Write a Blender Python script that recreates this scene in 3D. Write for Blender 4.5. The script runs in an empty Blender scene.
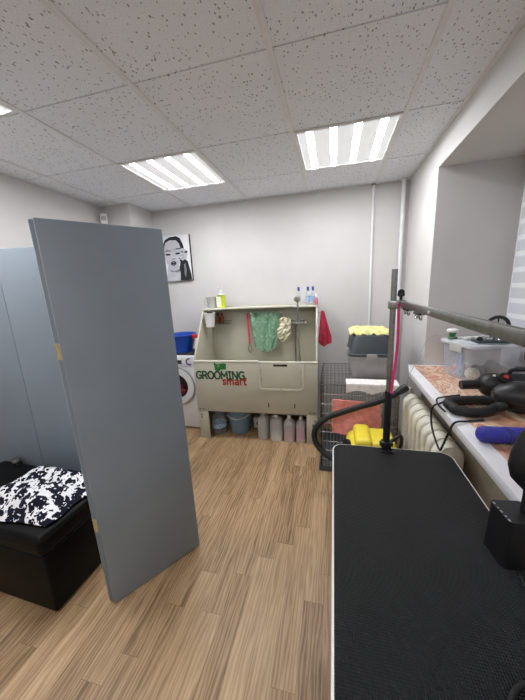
import bpy, bmesh, math, random
from mathutils import Vector, Matrix, noise
PI = math.pi
SC = bpy.context.scene
COL = SC.collection
R = math.radians
random.seed(4)

# ------------------------------------------------------------------ materials
def s2l(c):
    return tuple((v / 12.92 if v <= .04045 else ((v + .055) / 1.055) ** 2.4) for v in (x / 255 for x in c)) + (1,)

class Mat:
    """small wrapper around a node tree with a Principled shader"""
    def __init__(self, name, rgb, rough=.5, metal=0, spec=.5):
        self.m = bpy.data.materials.new(name); self.m.use_nodes = True
        self.t = self.m.node_tree; self.b = self.t.nodes['Principled BSDF']
        self.set('Base Color', s2l(rgb)); self.set('Roughness', rough); self.set('Metallic', metal)
        self.set('Specular IOR Level', spec)
    def set(self, k, v): self.b.inputs[k].default_value = v
    def n(self, t, **kw):
        nd = self.t.nodes.new(t)
        for k, v in kw.items():
            if hasattr(nd, k): setattr(nd, k, v)
            else: nd.inputs[k.replace('_', ' ')].default_value = v
        return nd
    def l(self, a, b): self.t.links.new(a, b)
    def co(self): 
        c = self.n('ShaderNodeTexCoord'); return c.outputs['Object']
    def mp(self, scale=(1, 1, 1), rot=(0, 0, 0), src=None, loc=(0, 0, 0)):
        m = self.n('ShaderNodeMapping'); m.inputs['Scale'].default_value = scale; m.inputs['Rotation'].default_value = rot
        m.inputs['Location'].default_value = loc
        self.l(src or self.co(), m.inputs['Vector']); return m.outputs[0]
    def noise(self, scale, detail=3, vec=None, rough=.5, dist=0):
        x = self.n('ShaderNodeTexNoise'); x.inputs['Scale'].default_value = scale; x.inputs['Detail'].default_value = detail
        x.inputs['Roughness'].default_value = rough; x.inputs['Distortion'].default_value = dist
        self.l(vec or self.co(), x.inputs['Vector']); return x.outputs['Fac']
    def ramp(self, fac, stops):
        r = self.n('ShaderNodeValToRGB'); e = r.color_ramp.elements
        while len(e) < len(stops): e.new(.5)
        for i, (p, c) in enumerate(stops):
            e[i].position = p; e[i].color = s2l(c) if len(c) == 3 else c
        self.l(fac, r.inputs[0]); return r.outputs[0]
    def math(self, op, a, b=None):
        m = self.n('ShaderNodeMath', operation=op)
        for i, v in enumerate((a, b)):
            if v is None: continue
            if isinstance(v, (int, float)): m.inputs[i].default_value = v
            else: self.l(v, m.inputs[i])
        return m.outputs[0]
    def color(self, out): self.l(out, self.b.inputs['Base Color'])
    def bump(self, h, strength=.2, dist=.01):
        b = self.n('ShaderNodeBump'); b.inputs['Strength'].default_value = strength; b.inputs['Distance'].default_value = dist
        self.l(h, b.inputs['Height']); self.l(b.outputs[0], self.b.inputs['Normal'])
    def mottle(self, rgb, amt=.06, scale=8, detail=4):
        lo = tuple(max(0, v * (1 - amt)) for v in rgb); hi = tuple(min(255, v * (1 + amt)) for v in rgb)
        f = self.noise(scale, detail); self.color(self.ramp(f, [(.3, lo), (.7, hi)])); return f

def plain(name, rgb, rough=.5, metal=0, amt=.05, scale=12, bump=0, spec=.5):
    m = Mat(name, rgb, rough, metal, spec); f = m.mottle(rgb, amt, scale)
    if bump: m.bump(m.noise(scale * 12, 3), bump, .002)
    return m.m
def fabric(name, rgb, amt=.12, scale=40, bump=.35, rough=.95):
    m = Mat(name, rgb, rough, 0, .15); m.mottle(rgb, amt, scale); m.bump(m.noise(420, 3), bump, .003); 
    m.set('Sheen Weight', .25); return m.m
def clearish(name, rgb, alpha, rough=.25):
    m = Mat(name, rgb, rough); m.mottle(rgb, .03, 10)
    m.set('Alpha', alpha); return m.m
def emit(name, rgb, st):
    m = Mat(name, rgb, .6); m.set('Emission Color', s2l(rgb)); m.set('Emission Strength', st); return m.m

M = {}
# setting
def mk_wall(name, rgb):
    m = Mat(name, rgb, .75, 0, .25); m.mottle(rgb, .02, 2.2); m.bump(m.noise(70, 4), .12, .004); return m.m
M['wall'] = mk_wall('wall paint', (206, 204, 202))
M['wall_low'] = None
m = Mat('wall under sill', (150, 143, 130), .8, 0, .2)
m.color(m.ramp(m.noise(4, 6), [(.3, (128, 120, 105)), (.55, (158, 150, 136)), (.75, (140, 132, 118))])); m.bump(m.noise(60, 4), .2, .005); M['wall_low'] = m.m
def mk_ceiling():
    m = Mat('mineral fibre tile', (205, 202, 199), .9, 0, .1)
    v = m.n('ShaderNodeTexVoronoi'); v.inputs['Scale'].default_value = 70
    m.l(m.mp((1, .55, 1), src=None), v.inputs['Vector'])
    msk = m.noise(52, 2)
    pit = m.math('LESS_THAN', v.outputs['Distance'], m.math('MULTIPLY', m.math('SUBTRACT', msk, .34), 1.0))
    fine = m.noise(160, 3)
    base = m.ramp(fine, [(.3, (222, 225, 231)), (.7, (238, 241, 246))])
    mx = m.n('ShaderNodeMix', data_type='RGBA'); m.l(pit, mx.inputs[0]); m.l(base, mx.inputs[6]); mx.inputs[7].default_value = s2l((150, 150, 150))
    m.color(mx.outputs[2]); m.bump(m.math('SUBTRACT', fine, pit), .25, .004); return m.m
M['tile'] = mk_ceiling()
M['tbar'] = plain('white grid bar', (222, 222, 224), .5, 0, .02)
def mk_floor():
    m = Mat('oak laminate', (178, 140, 96), .42, 0, .4)
    sep = m.n('ShaderNodeSeparateXYZ'); m.l(m.co(), sep.inputs[0])
    xr = m.math('DIVIDE', m.math('ADD', sep.outputs[0], 10.04), .1); row = m.math('FLOOR', xr)
    w1 = m.n('ShaderNodeTexWhiteNoise', noise_dimensions='1D'); m.l(row, w1.inputs['W'])
    yr = m.math('ADD', m.math('DIVIDE', sep.outputs[1], .82), m.math('MULTIPLY', w1.outputs['Value'], 7)); colm = m.math('FLOOR', yr)
    cxy = m.n('ShaderNodeCombineXYZ'); m.l(row, cxy.inputs[0]); m.l(colm, cxy.inputs[1])
    w2 = m.n('ShaderNodeTexWhiteNoise', noise_dimensions='2D'); m.l(cxy.outputs[0], w2.inputs['Vector']); rv = w2.outputs['Value']
    seam = m.math('MAXIMUM', m.math('LESS_THAN', m.math('FRACT', xr), .013), m.math('LESS_THAN', m.math('FRACT', yr), .0022))
    seam = m.math('MULTIPLY', seam, .65)
    # per-plank offset of the grain
    off = m.n('ShaderNodeCombineXYZ'); m.l(m.math('MULTIPLY', rv, 37.0), off.inputs[0]); m.l(m.math('MULTIPLY', rv, 11.0), off.inputs[1])
    add = m.n('ShaderNodeVectorMath', operation='ADD'); m.l(m.co(), add.inputs[0]); m.l(off.outputs[0], add.inputs[1])
    g1 = m.noise(1, 6, m.mp((11, 1.0, 1), src=add.outputs[0]), .6, 1.3)
    g2 = m.noise(1, 5, m.mp((170, 8, 1), src=add.outputs[0]), .65, .5)
    w = m.n('ShaderNodeTexWave'); w.bands_direction = 'X'; w.inputs['Scale'].default_value = 5; w.inputs['Distortion'].default_value = 14
    w.inputs['Detail'].default_value = 3; w.inputs['Detail Scale'].default_value = 1.3
    m.l(m.mp((3.4, .30, 1), src=add.outputs[0]), w.inputs['Vector'])
    k = m.math('ADD', m.math('MULTIPLY', g1, .52), m.math('ADD', m.math('MULTIPLY', g2, .24), m.math('MULTIPLY', w.outputs['Fac'], .17)))
    k = m.math('ADD', k, m.math('MULTIPLY', m.math('SUBTRACT', rv, .5), .2))
    c = m.ramp(k, [(.26, (112, 87, 60)), (.40, (150, 121, 88)), (.53, (172, 143, 108)), (.76, (198, 170, 135))])
    mx = m.n('ShaderNodeMix', data_type='RGBA'); m.l(seam, mx.inputs[0]); m.l(c, mx.inputs[6]); mx.inputs[7].default_value = s2l((98, 74, 50))
    m.color(mx.outputs[2]); m.bump(m.math('SUBTRACT', g2, seam), .12, .002)
    m.l(m.math('ADD', m.math('MULTIPLY', g1, .2), .33), m.b.inputs['Roughness']); return m.m
M['floor'] = mk_floor()
M['led'] = emit('led strip', (250, 251, 255), 64)
M['diff'] = emit('lit diffuser', (176, 177, 178), 1.35)
M['lframe'] = plain('white lamp frame', (225, 225, 225), .5)
M['pvc'] = plain('white pvc', (226, 227, 228), .35, 0, .02)
M['sill'] = plain('white sill laminate', (222, 222, 226), .3, 0, .02)
m = Mat('day night blind', (215, 220, 228), .8, 0, .2)
sx = m.n('ShaderNodeSeparateXYZ'); m.l(m.co(), sx.inputs[0])
st = m.math('SINE', m.math('MULTIPLY', sx.outputs[2], 2 * PI / .105))
m.color(m.ramp(st, [(.0, (200, 204, 210)), (.5, (206, 210, 216)), (.72, (228, 230, 233))])); m.bump(m.noise(500, 2), .15, .002); M['blind'] = m.m
m = Mat('window glass', (235, 242, 246), .02); m.set('Transmission Weight', 1.0); m.mottle((235, 242, 246), .01, 3); M['glass'] = m.m
# things
m = Mat('blue grey satin paint', (128, 138, 147), .42, 0, .4)
f = m.mottle((128, 138, 147), .025, 3); m.bump(m.noise(9, 4), .03, .01); M['screen'] = m.m
M['screen_edge'] = plain('screen edge', (100, 109, 116), .5, 0, .03)
M['brass'] = plain('brass', (192, 180, 140), .45, .3, .08, 60)
m = Mat('black leatherette', (6, 6, 7), .45, 0, .14); m.mottle((8, 8, 9), .2, 8); m.bump(m.noise(240, 4), .15, .002); M['leather'] = m.m
def mk_floral():
    m = Mat('black and white floral print', (230, 230, 232), .85, 0, .2)
    nz = m.n('ShaderNodeTexNoise'); nz.inputs['Scale'].default_value = 26; nz.inputs['Detail'].default_value = 2; m.l(m.co(), nz.inputs['Vector'])
    vs = m.n('ShaderNodeVectorMath', operation='SCALE'); m.l(nz.outputs['Color'], vs.inputs[0]); vs.inputs['Scale'].default_value = .06
    ad = m.n('ShaderNodeVectorMath', operation='ADD'); m.l(m.co(), ad.inputs[0]); m.l(vs.outputs[0], ad.inputs[1])
    big = m.n('ShaderNodeTexVoronoi'); big.inputs['Scale'].default_value = 19; m.l(ad.outputs[0], big.inputs['Vector'])
    leaf = m.n('ShaderNodeTexVoronoi'); leaf.inputs['Scale'].default_value = 46; m.l(ad.outputs[0], leaf.inputs['Vector'])
    a = m.noise(60, 3)
    f1 = m.math('LESS_THAN', m.math('ADD', big.outputs['Distance'], m.math('MULTIPLY', a, .35)), .70)
    f2 = m.math('LESS_THAN', m.math('ADD', leaf.outputs['Distance'], m.math('MULTIPLY', a, .3)), .58)
    hole = m.math('LESS_THAN', m.math('ADD', big.outputs['Distance'], m.math('MULTIPLY', a, .2)), .25)
    k = m.math('MAXIMUM', m.math('SUBTRACT', f1, hole), m.math('MULTIPLY', f2, m.math('GREATER_THAN', m.noise(12, 2), .42)))
    m.color(m.ramp(k, [(.0, (230, 230, 233)), (.45, (230, 230, 233)), (.55, (22, 23, 42)), (1, (18, 19, 36))])); m.bump(m.noise(300, 2), .2, .002); return m.m
M['floral'] = mk_floral()
M['tub'] = plain('beige plastic', (186, 182, 164), .42, 0, .025, 4)
M['tub_in'] = M['tub']
M['tub_rim'] = plain('pale plastic rim', (204, 201, 186), .4, 0, .02, 4)
M['slot'] = plain('dark slot', (40, 38, 34), .7)
M['green_ink'] = plain('green print', (40, 116, 58), .5)
M['dkgreen_ink'] = plain('dark green print', (48, 92, 62), .5)
M['red_ink'] = plain('red print', (176, 62, 52), .5)
M['chrome'] = plain('chrome', (205, 207, 210), .14, 1, .04, 30)
M['steel'] = plain('brushed steel', (150, 150, 146), .3, 1, .08, 50)
M['zinc'] = plain('zinc wire', (158, 158, 155), .35, .8, .06, 50)
M['black'] = plain('black plastic', (20, 20, 22), .42, 0, .15, 20)
M['black_soft'] = plain('black rubber', (16, 16, 17), .6, 0, .15, 20)
M['charcoal'] = plain('charcoal cloth', (44, 45, 48), .9, 0, .15, 20, .2)
M['slate'] = plain('slate plastic', (66, 74, 80), .42, 0, .05, 14)
M['ltgrey'] = plain('light grey plastic', (163, 160, 160), .5, 0, .04, 14)
M['white'] = plain('white plastic', (222, 222, 220), .38, 0, .02, 14)
M['enamel'] = plain('white enamel', (226, 227, 229), .25, 0, .02, 5)
M['radiator'] = plain('cream radiator paint', (214, 211, 196), .38, 0, .05, 9)
M['blue'] = plain('blue plastic', (18, 74, 178), .35, 0, .06)
M['bluebucket'] = plain('grey blue plastic', (112, 140, 158), .45, 0, .04)
M['bluecap'] = plain('blue cap', (34, 32, 120), .4, 0, .06)
M['red'] = plain('red plastic', (190, 34, 48), .4, 0, .06)
M['brown'] = plain('red brown label', (140, 78, 58), .5, 0, .1)
M['laundry'] = fabric('dark red laundry', (112, 32, 36), .3, 20)
M['drum'] = plain('dark drum', (40, 30, 30), .4, .3)
M['yellow'] = plain('yellow plastic', (232, 212, 62), .4, 0, .04, 10)
M['yellowcloth'] = fabric('yellow cloth', (216, 208, 142), .1, 30)
M['coral'] = fabric('coral terry', (238, 152, 144), .08, 30)
M['whitecloth'] = fabric('white terry', (238, 233, 229), .05, 30)
M['redcloth'] = fabric('crimson cloth', (176, 38, 64), .12, 20)
M['cream'] = fabric('cream mesh sponge', (224, 216, 190), .15, 120, .8)
M['pink'] = fabric('pink webbing', (226, 58, 120), .08, 60, .2, .7)
M['pinkred'] = fabric('pink red webbing', (196, 62, 84), .1, 60, .2, .7)
m = Mat('green bubble film', (120, 168, 132), .3); m.color(m.ramp(m.noise(36, 3), [(.35, (112, 162, 124)), (.6, (156, 194, 164)), (.75, (212, 228, 214))]))
sp = m.n('ShaderNodeSeparateXYZ'); m.l(m.co(), sp.inputs[0]); m.set('Alpha', .66); m.bump(m.noise(60, 2), .6, .01); M['film'] = m.m
M['clear'] = clearish('clear plastic', (210, 217, 224), .24, .12)
M['milky'] = clearish('milky plastic', (226, 226, 224), .38, .35)
M['milky2'] = clearish('greyish milky plastic', (200, 200, 196), .8, .4)
M['pinkliq'] = plain('pink liquid', (190, 112, 134), .3, 0, .03)
M['creamliq'] = plain('cream liquid', (232, 228, 212), .3, 0, .02)
M['limeliq'] = plain('lime liquid', (190, 204, 44), .3, 0, .05)
M['label'] = plain('bottle label', (220, 226, 196), .5, 0, .08, 60)
M['bluelabel'] = plain('blue label', (150, 176, 206), .5, 0, .2, 50)
m = Mat('black ribbed mat', (28, 30, 33), .40, 0, .5)
s_ = m.n('ShaderNodeSeparateXYZ'); m.l(m.co(), s_.inputs[0])
u = m.math('ADD', s_.outputs[0], s_.outputs[1]); w_ = m.math('SUBTRACT', s_.outputs[0], s_.outputs[1])
hh = m.math('MULTIPLY', m.math('SINE', m.math('MULTIPLY', u, 2 * PI / .0125)), m.math('SINE', m.math('MULTIPLY', w_, 2 * PI / .0125)))
m.color(m.ramp(m.noise(3, 3), [(.3, (27, 29, 32)), (.7, (34, 36, 39))])); m.bump(hh, .9, .004); M['mat'] = m.m
def mk_marble():
    m = Mat('brown marbled oilcloth', (190, 130, 96), .3, 0, .5)
    k = m.noise(4.2, 4, m.mp((1.5, 1, 1), (0, 0, .6)), .5, 1.6)
    m.color(m.ramp(k, [(.30, (140, 90, 70)), (.40, (206, 164, 134)), (.46, (230, 212, 188)), (.51, (184, 110, 88)), (.57, (222, 192, 164)), (.64, (164, 106, 82)), (.74, (232, 216, 194))])); return m.m
M['marble'] = mk_marble()
m = Mat('blue textured rubber', (44, 46, 150), .5)
v = m.n('ShaderNodeTexVoronoi'); v.inputs['Scale'].default_value = 130; m.l(m.co(), v.inputs['Vector'])
m.mottle((42, 44, 148), .1, 30); m.bump(v.outputs['Distance'], .8, .004); M['bluerubber'] = m.m
M['navy'] = plain('navy plastic', (34, 42, 98), .4, 0, .08)
M['canvas'] = plain('canvas light grey', (224, 224, 226), .8, 0, .03, 6)
M['skin'] = plain('print pale grey', (184, 185, 191), .8, 0, .05, 9)
M['shade'] = plain('print mid grey', (120, 122, 130), .8, 0, .08, 9)
M['ink'] = plain('print black', (26, 27, 34), .8, 0, .2, 9)
M['pinkstuff'] = fabric('pink plush', (206, 140, 160), .2, 20)
M['blacktube'] = M['black_soft']
M['txt'] = plain('pale print', (170, 170, 172), .5)

# ------------------------------------------------------------------ mesh builder
class MB:
    def __init__(s): s.bm = bmesh.new(); s.T = Matrix.Identity(4); s.mi = 0; s.mats = None
    def _done(s, verts, faces):
        for v in verts: v.co = s.T @ v.co
        for f in faces: f.material_index = s.mi
    def add(s, pts, faces):
        vs = [s.bm.verts.new(s.T @ Vector(p)) for p in pts]; fs = []
        for f in faces:
            try: fc = s.bm.faces.new([vs[i] for i in f]); fc.material_index = s.mi; fs.append(fc)
            except ValueError: pass
        return vs, fs
    def box(s, a, b, bev=0, seg=2):
        (x0, y0, z0), (x1, y1, z1) = a, b
        x0, x1 = min(x0, x1), max(x0, x1); y0, y1 = min(y0, y1), max(y0, y1); z0, z1 = min(z0, z1), max(z0, z1)
        vs, fs = s.add([(x0, y0, z0), (x1, y0, z0), (x1, y1, z0), (x0, y1, z0), (x0, y0, z1), (x1, y0, z1), (x1, y1, z1), (x0, y1, z1)],
                       [(3, 2, 1, 0), (4, 5, 6, 7), (0, 1, 5, 4), (1, 2, 6, 5), (2, 3, 7, 6), (3, 0, 4, 7)])
        if bev:
            es = list({e for f in fs for e in f.edges})
            r = bmesh.ops.bevel(s.bm, geom=es, offset=bev, segments=seg, profile=.5, affect='EDGES')
            for f in r['faces']: f.material_index = s.mi
        return s
    def prism(s, poly, h0, h1, axis='z', bev=0, seg=2):
        n = len(poly)
        def P(p, h): return {'z': (p[0], p[1], h), 'y': (p[0], h, p[1]), 'x': (h, p[0], p[1])}[axis]
        vs, fs = s.add([P(p, h0) for p in poly] + [P(p, h1) for p in poly],
                       [tuple(range(n))[::-1], tuple(range(n, 2 * n))] + [(i, (i + 1) % n, n + (i + 1) % n, n + i) for i in range(n)])
        bmesh.ops.recalc_face_normals(s.bm, faces=fs)
        if bev:
            es = list({e for f in fs[:2] for e in f.edges})
            r = bmesh.ops.bevel(s.bm, geom=es, offset=bev, segments=seg, profile=.5, affect='EDGES')
            for f in r['faces']: f.material_index = s.mi
        return s
    def lathe(s, prof, c=(0, 0, 0), n=24, sx=1, sy=1, close=False):
        """prof: (radius, z) list, revolved about z through c"""
        pts = []; fs = []; m = len(prof)
        for r, z in prof:
            for k in range(n):
                a = 2 * PI * k / n; pts.append((c[0] + sx * r * math.cos(a), c[1] + sy * r * math.sin(a), c[2] + z))
        for i in range(m - 1 if not close else m):
            j = (i + 1) % m
            for k in range(n): fs.append((i * n + k, i * n + (k + 1) % n, j * n + (k + 1) % n, j * n + k))
        if not close:
            if prof[0][0] > 1e-5: fs.append(tuple(range(n))[::-1])
            if prof[-1][0] > 1e-5: fs.append(tuple(range((m - 1) * n, m * n)))
        vs, f = s.add(pts, fs)
        if prof[0][0] <= 1e-5 or prof[-1][0] <= 1e-5: bmesh.ops.remove_doubles(s.bm, verts=vs, dist=1e-6)
        return s
    def rbox(s, x0, x1, y0, y1, z0, z1, r=.02, n=5, taper=1.0):
        """box with rounded vertical edges, top scaled by taper about its centre"""
        cx, cy = (x0 + x1) / 2, (y0 + y1) / 2
        ring = rrect(x0, y0, x1, y1, r, n); k = len(ring)
        pts = [(x, y, z0) for x, y in ring] + [(cx + (x - cx) * taper, cy + (y - cy) * taper, z1) for x, y in ring]
        s.add(pts, [tuple(range(k))[::-1], tuple(range(k, 2 * k))] + [(i, (i + 1) % k, k + (i + 1) % k, k + i) for i in range(k)]); return s
    def tube(s, pts, r, n=10, closed=False, cap=True, rr=None):
        P = [Vector(p) for p in pts]; m = len(P); ring = []; up = Vector((0, 0, 1)); fs = []; out = []
        prev = None
        for i, p in enumerate(P):
            if closed: d = P[(i + 1) % m] - P[i - 1]
            else: d = P[min(i + 1, m - 1)] - P[max(i - 1, 0)]
            d.normalize()
            if prev is None:
                a = d.cross(up) if abs(d.dot(up)) < .95 else d.cross(Vector((1, 0, 0)))
            else: a = prev - d * prev.dot(d)
            a.normalize(); prev = a; b = d.cross(a); q = rr[i] if rr else r
            for k in range(n):
                t = 2 * PI * k / n; out.append(p + q * (a * math.cos(t) + b * math.sin(t)))
        for i in range(m if closed else m - 1):
            j = (i + 1) % m
            for k in range(n): fs.append((i * n + k, i * n + (k + 1) % n, j * n + (k + 1) % n, j * n + k))
        if cap and not closed: fs += [tuple(range(n))[::-1], tuple(range((m - 1) * n, m * n))]
        vs, f = s.add(out, fs); bmesh.ops.recalc_face_normals(s.bm, faces=f); return s
    def sheet(s, fn, nu, nv, thick=.004):
        """closed cloth: fn(u,v)->point; thickness along the local normal"""
        P = [[Vector(fn(i / nu, j / nv)) for j in range(nv + 1)] for i in range(nu + 1)]
        top = []; bot = []
        for i in range(nu + 1):
            for j in range(nv + 1):
                du = P[min(i + 1, nu)][j] - P[max(i - 1, 0)][j]; dv = P[i][min(j + 1, nv)] - P[i][max(j - 1, 0)]
                nn = du.cross(dv); nn = nn.normalized() if nn.length > 1e-9 else Vector((0, 0, 1))
                top.append(P[i][j] + nn * thick / 2); bot.append(P[i][j] - nn * thick / 2)
        N = (nu + 1) * (nv + 1); ix = lambda i, j: i * (nv + 1) + j; fs = []
        for i in range(nu):
            for j in range(nv):
                q = (ix(i, j), ix(i + 1, j), ix(i + 1, j + 1), ix(i, j + 1)); fs.append(q); fs.append(tuple(N + k for k in q[::-1]))
        rim = [ix(i, 0) for i in range(nu)] + [ix(nu, j) for j in range(nv)] + [ix(i, nv) for i in range(nu, 0, -1)] + [ix(0, j) for j in range(nv, 0, -1)]
        for a, b in zip(rim, rim[1:] + rim[:1]): fs.append((b, a, N + a, N + b))
        s.add(top + bot, fs); return s
    def build(s, name, mat, parent=None, kind=None, label=None, smooth=True, ang=38):
        me = bpy.data.meshes.new(name); s.bm.to_mesh(me); s.bm.free()
        for mm in (mat if isinstance(mat, (list, tuple)) else [mat]): me.materials.append(mm)
        if smooth and len(me.polygons):
            me.polygons.foreach_set('use_smooth', [True] * len(me.polygons)); me.set_sharp_from_angle(angle=R(ang))
        o = bpy.data.objects.new(name, me); COL.objects.link(o)
        if parent: o.parent = parent
        if kind: o['kind'] = kind
        if label: o['label'] = label
        return o

def rrect(x0, y0, x1, y1, r, n=6):
    out = []
    for cx, cy, a0 in ((x1 - r, y0 + r, -PI / 2), (x1 - r, y1 - r, 0), (x0 + r, y1 - r, PI / 2), (x0 + r, y0 + r, PI)):
        for k in range(n + 1):
            a = a0 + PI / 2 * k / n; out.append((cx + r * math.cos(a), cy + r * math.sin(a)))
    return out
def smooth_path(pts, n=8):
    P = [Vector(p) for p in pts]; out = []
    for i in range(len(P) - 1):
        p0, p1, p2, p3 = P[max(i - 1, 0)], P[i], P[i + 1], P[min(i + 2, len(P) - 1)]
        for k in range(n):
            t = k / n
            out.append(.5 * ((2 * p1) + (p2 - p0) * t + (2 * p0 - 5 * p1 + 4 * p2 - p3) * t * t + (3 * p1 - p0 - 3 * p2 + p3) * t ** 3))
    return out + [P[-1]]
def tag(o, label, cat, group=None):
    o['label'] = label; o['category'] = cat
    if group: o['group'] = group
    return o
def thing(name, label, cat, loc=(0, 0, 0), rz=0, group=None):
    o = bpy.data.objects.new(name, None); COL.objects.link(o); o.empty_display_size = .1
    o.location = loc; o.rotation_euler = (0, 0, rz); return tag(o, label, cat, group)
def copy_tree(o, loc, label, rz=None):
    c = o.copy(); COL.objects.link(c); c.location = loc; c['label'] = label
    if rz is not None: c.rotation_euler = (0, 0, rz)
    for ch in list(o.children):
        k = ch.copy(); COL.objects.link(k); k.parent = c
        for g in list(ch.children):
            h = g.copy(); COL.objects.link(h); h.parent = k
    return c
def B(a, b, bev=0, seg=2): return MB().box(a, b, bev, seg)
def fbm(x, y, z=0): return noise.noise(Vector((x, y, z)))

# ------------------------------------------------------------------ the room
CE = 2.568; XL, XR, YB, YF = -2.53, .72, 3.31, -2.1
TX, TY, TS = -1.6674 * .968, 1.4396 * .968, .6733
ST = 'structure'
B((XL - .15, YF - .15, -.1), (1.35, YB + .15, 0)).build('floor', M['floor'], kind=ST, smooth=False)
B((XL - .15, YB, 0), (1.35, YB + .15, CE + .1)).build('wall_back', M['wall'], kind=ST, smooth=False)
B((XL - .15, YF, 0), (XL, YB, CE + .1)).build('wall_left', M['wall'], kind=ST, smooth=False)
B((XL - .15, YF - .15, 0), (1.35, YF, CE + .1)).build('wall_front', M['wall'], kind=ST, smooth=False)
B((XL, 2.9, 0), (-2.17, YB, CE + .05)).build('wall_corner', M['wall'], kind=ST, smooth=False)
# right wall with the deep window niche
NY0, NY1, NZ0, NZ1, NX = .25, 2.48, .89, 2.384, 1.25
w = MB(); w.box((XR, NY1, 0), (1.35, YB, CE + .1)); w.box((XR, YF, 0), (1.35, NY0, CE + .1)); w.box((XR, NY0, NZ1), (1.35, NY1, CE + .1))
w.box((NX + .1, NY0, NZ0), (1.35, NY1, NZ0 + .06)); w.build('wall_right', M['wall'], kind=ST, smooth=False)
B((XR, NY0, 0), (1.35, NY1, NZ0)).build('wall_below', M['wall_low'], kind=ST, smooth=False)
# ceiling: plaster slab, tiles, grid
c = MB()
lit = [(0, 1), (2, 1), (-1, -1), (0, -4), (2, -4)]  # last two cells: unseen fill lights, added to light surfaces facing the camera
for i in range(-2, 5):
    for j in range(-6, 3):
        if (i, j) in lit: continue
        x0, x1 = max(XL, TX + i * TS), min(1.0, TX + (i + 1) * TS); y0, y1 = max(YF, TY + j * TS), min(YB, TY + (j + 1) * TS)
        x1 = min(x1, XR)
        if x1 - x0 > .02 and y1 - y0 > .02: c.box((x0 + .002, y0 + .005, CE + .007), (x1 - .002, y1 - .005, CE + .03))
c.box((XL - .15, YF - .15, CE + .1), (1.35, YB + .15, CE + .2))
c.build('ceiling', M['tile'], kind=ST, smooth=False)
g = MB()
for i in range(-1, 4):
    x = TX + i * TS
    if XL < x < XR: g.box((x - .013, YF, CE), (x + .013, YB, CE + .007)); g.box((x - .002, YF, CE + .007), (x + .002, YB, CE + .04))
for j in range(-5, 3):
    y = TY + j * TS
    if YF < y < YB: g.box((XL, y - .012, CE + .013), (XR, y + .012, CE + .02))
g.box((XR - .022, YF, CE), (XR, YB, CE + .004)); g.box((XL, YF, CE), (XL + .022, YB, CE + .004)); g.box((XL, YB - .022, CE + .0003), (XR, YB, CE + .0042))
g.build('trim_1', M['tbar'], kind=ST, smooth=False)
lab = {(0, 1): 'bright four-strip ceiling light over the wall picture and folding screen', (2, 1): 'bright four-strip ceiling light above the dog bath, right of the other',
       (-1, -1): 'ceiling light cut by the left edge of the photo', (0, -4): 'added unseen fill light on the ceiling behind the camera, left', (2, -4): 'added unseen fill light on the ceiling behind the camera, right'}
for (i, j) in lit:
    x0, y0 = TX + i * TS, TY + j * TS; t = thing('ceiling_light', lab[(i, j)], 'light', (x0 + TS / 2, y0 + TS / 2, CE), 0, 'square LED ceiling lights')
    h = TS / 2 - .013
    f = MB()
    for a, b in (((-h, -h), (h, -h + .018)), ((-h, h - .018), (h, h)), ((-h, -h + .018), (-h + .018, h - .018)), ((h - .018, -h + .018), (h, h - .018))):
        f.box((a[0], a[1], .001), (b[0], b[1], .03))
    f.build('frame', M['lframe'], t)
    B((-h + .018, -h + .018, .012), (h - .018, h - .018, .03)).build('diffuser', M['diff'], t)
    for k in range(4):
        x = -h + .018 + (2 * h - .036) * (k + .5) / 4
        MB().prism(rrect(x - .022, -h + .025, x + .022, h - .025, .02, 4), .0117, .0125).build('light_strip', M['led'], t)
# window
f = MB()
f.box((NX, NY0, NZ0 + .05), (NX + .07, NY0 + .07, NZ1)); f.box((NX, NY1 - .05, NZ0 + .05), (NX + .07, NY1, NZ1))
f.box((NX, NY0 + .07, NZ0 + .05), (NX + .07, NY1 - .05, NZ0 + .11)); f.box((NX, NY0 + .07, NZ1 - .06), (NX + .07, NY1 - .05, NZ1))
f.box((NX + .005, 1.28, NZ0 + .11), (NX + .065, 1.36, NZ1 - .06))
wn = f.build('window_1', M['pvc'], kind=ST, smooth=False)
for y0, y1 in ((NY0 + .07, 1.28), (1.36, NY1 - .05)):
    B((NX + .03, y0, NZ0 + .11), (NX + .045, y1, NZ1 - .06)).build('pane', M['glass'], wn)
bl = thing('roller_blind', 'pale blue striped day-night roller blind covering the window', 'blind', (NX - .02, (NY0 + NY1) / 2, NZ1 - .03))
hw = (NY1 - NY0) / 2 - .055
B((-.001, -hw, -1.38), (.003, hw, -.03)).build('fabric', M['blind'], bl)
MB().tube([(0, -hw, -.015), (0, hw, -.015)], .022, 14).build('cassette', M['pvc'], bl)
MB().box((-.008, -hw, -1.395), (.01, hw, -1.375), .004).build('bottom_bar', M['pvc'], bl)
# sill: one slab that overhangs the radiator
MB().prism([(.556, NY0 + .002), (NX + .1, NY0 + .002), (NX + .1, NY1 - .003), (.602, NY1 - .003), (.566, 2.275)], .885, .93, 'z', .007).build('window_sill', M['sill'], kind=ST)
tag(MB().box((.632, .36, .9301), (NX - .03, 2.44, .9316)).build('sill_cover', M['marble']), 'orange brown marbled oilcloth laid along the white window sill', 'cover')
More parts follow.
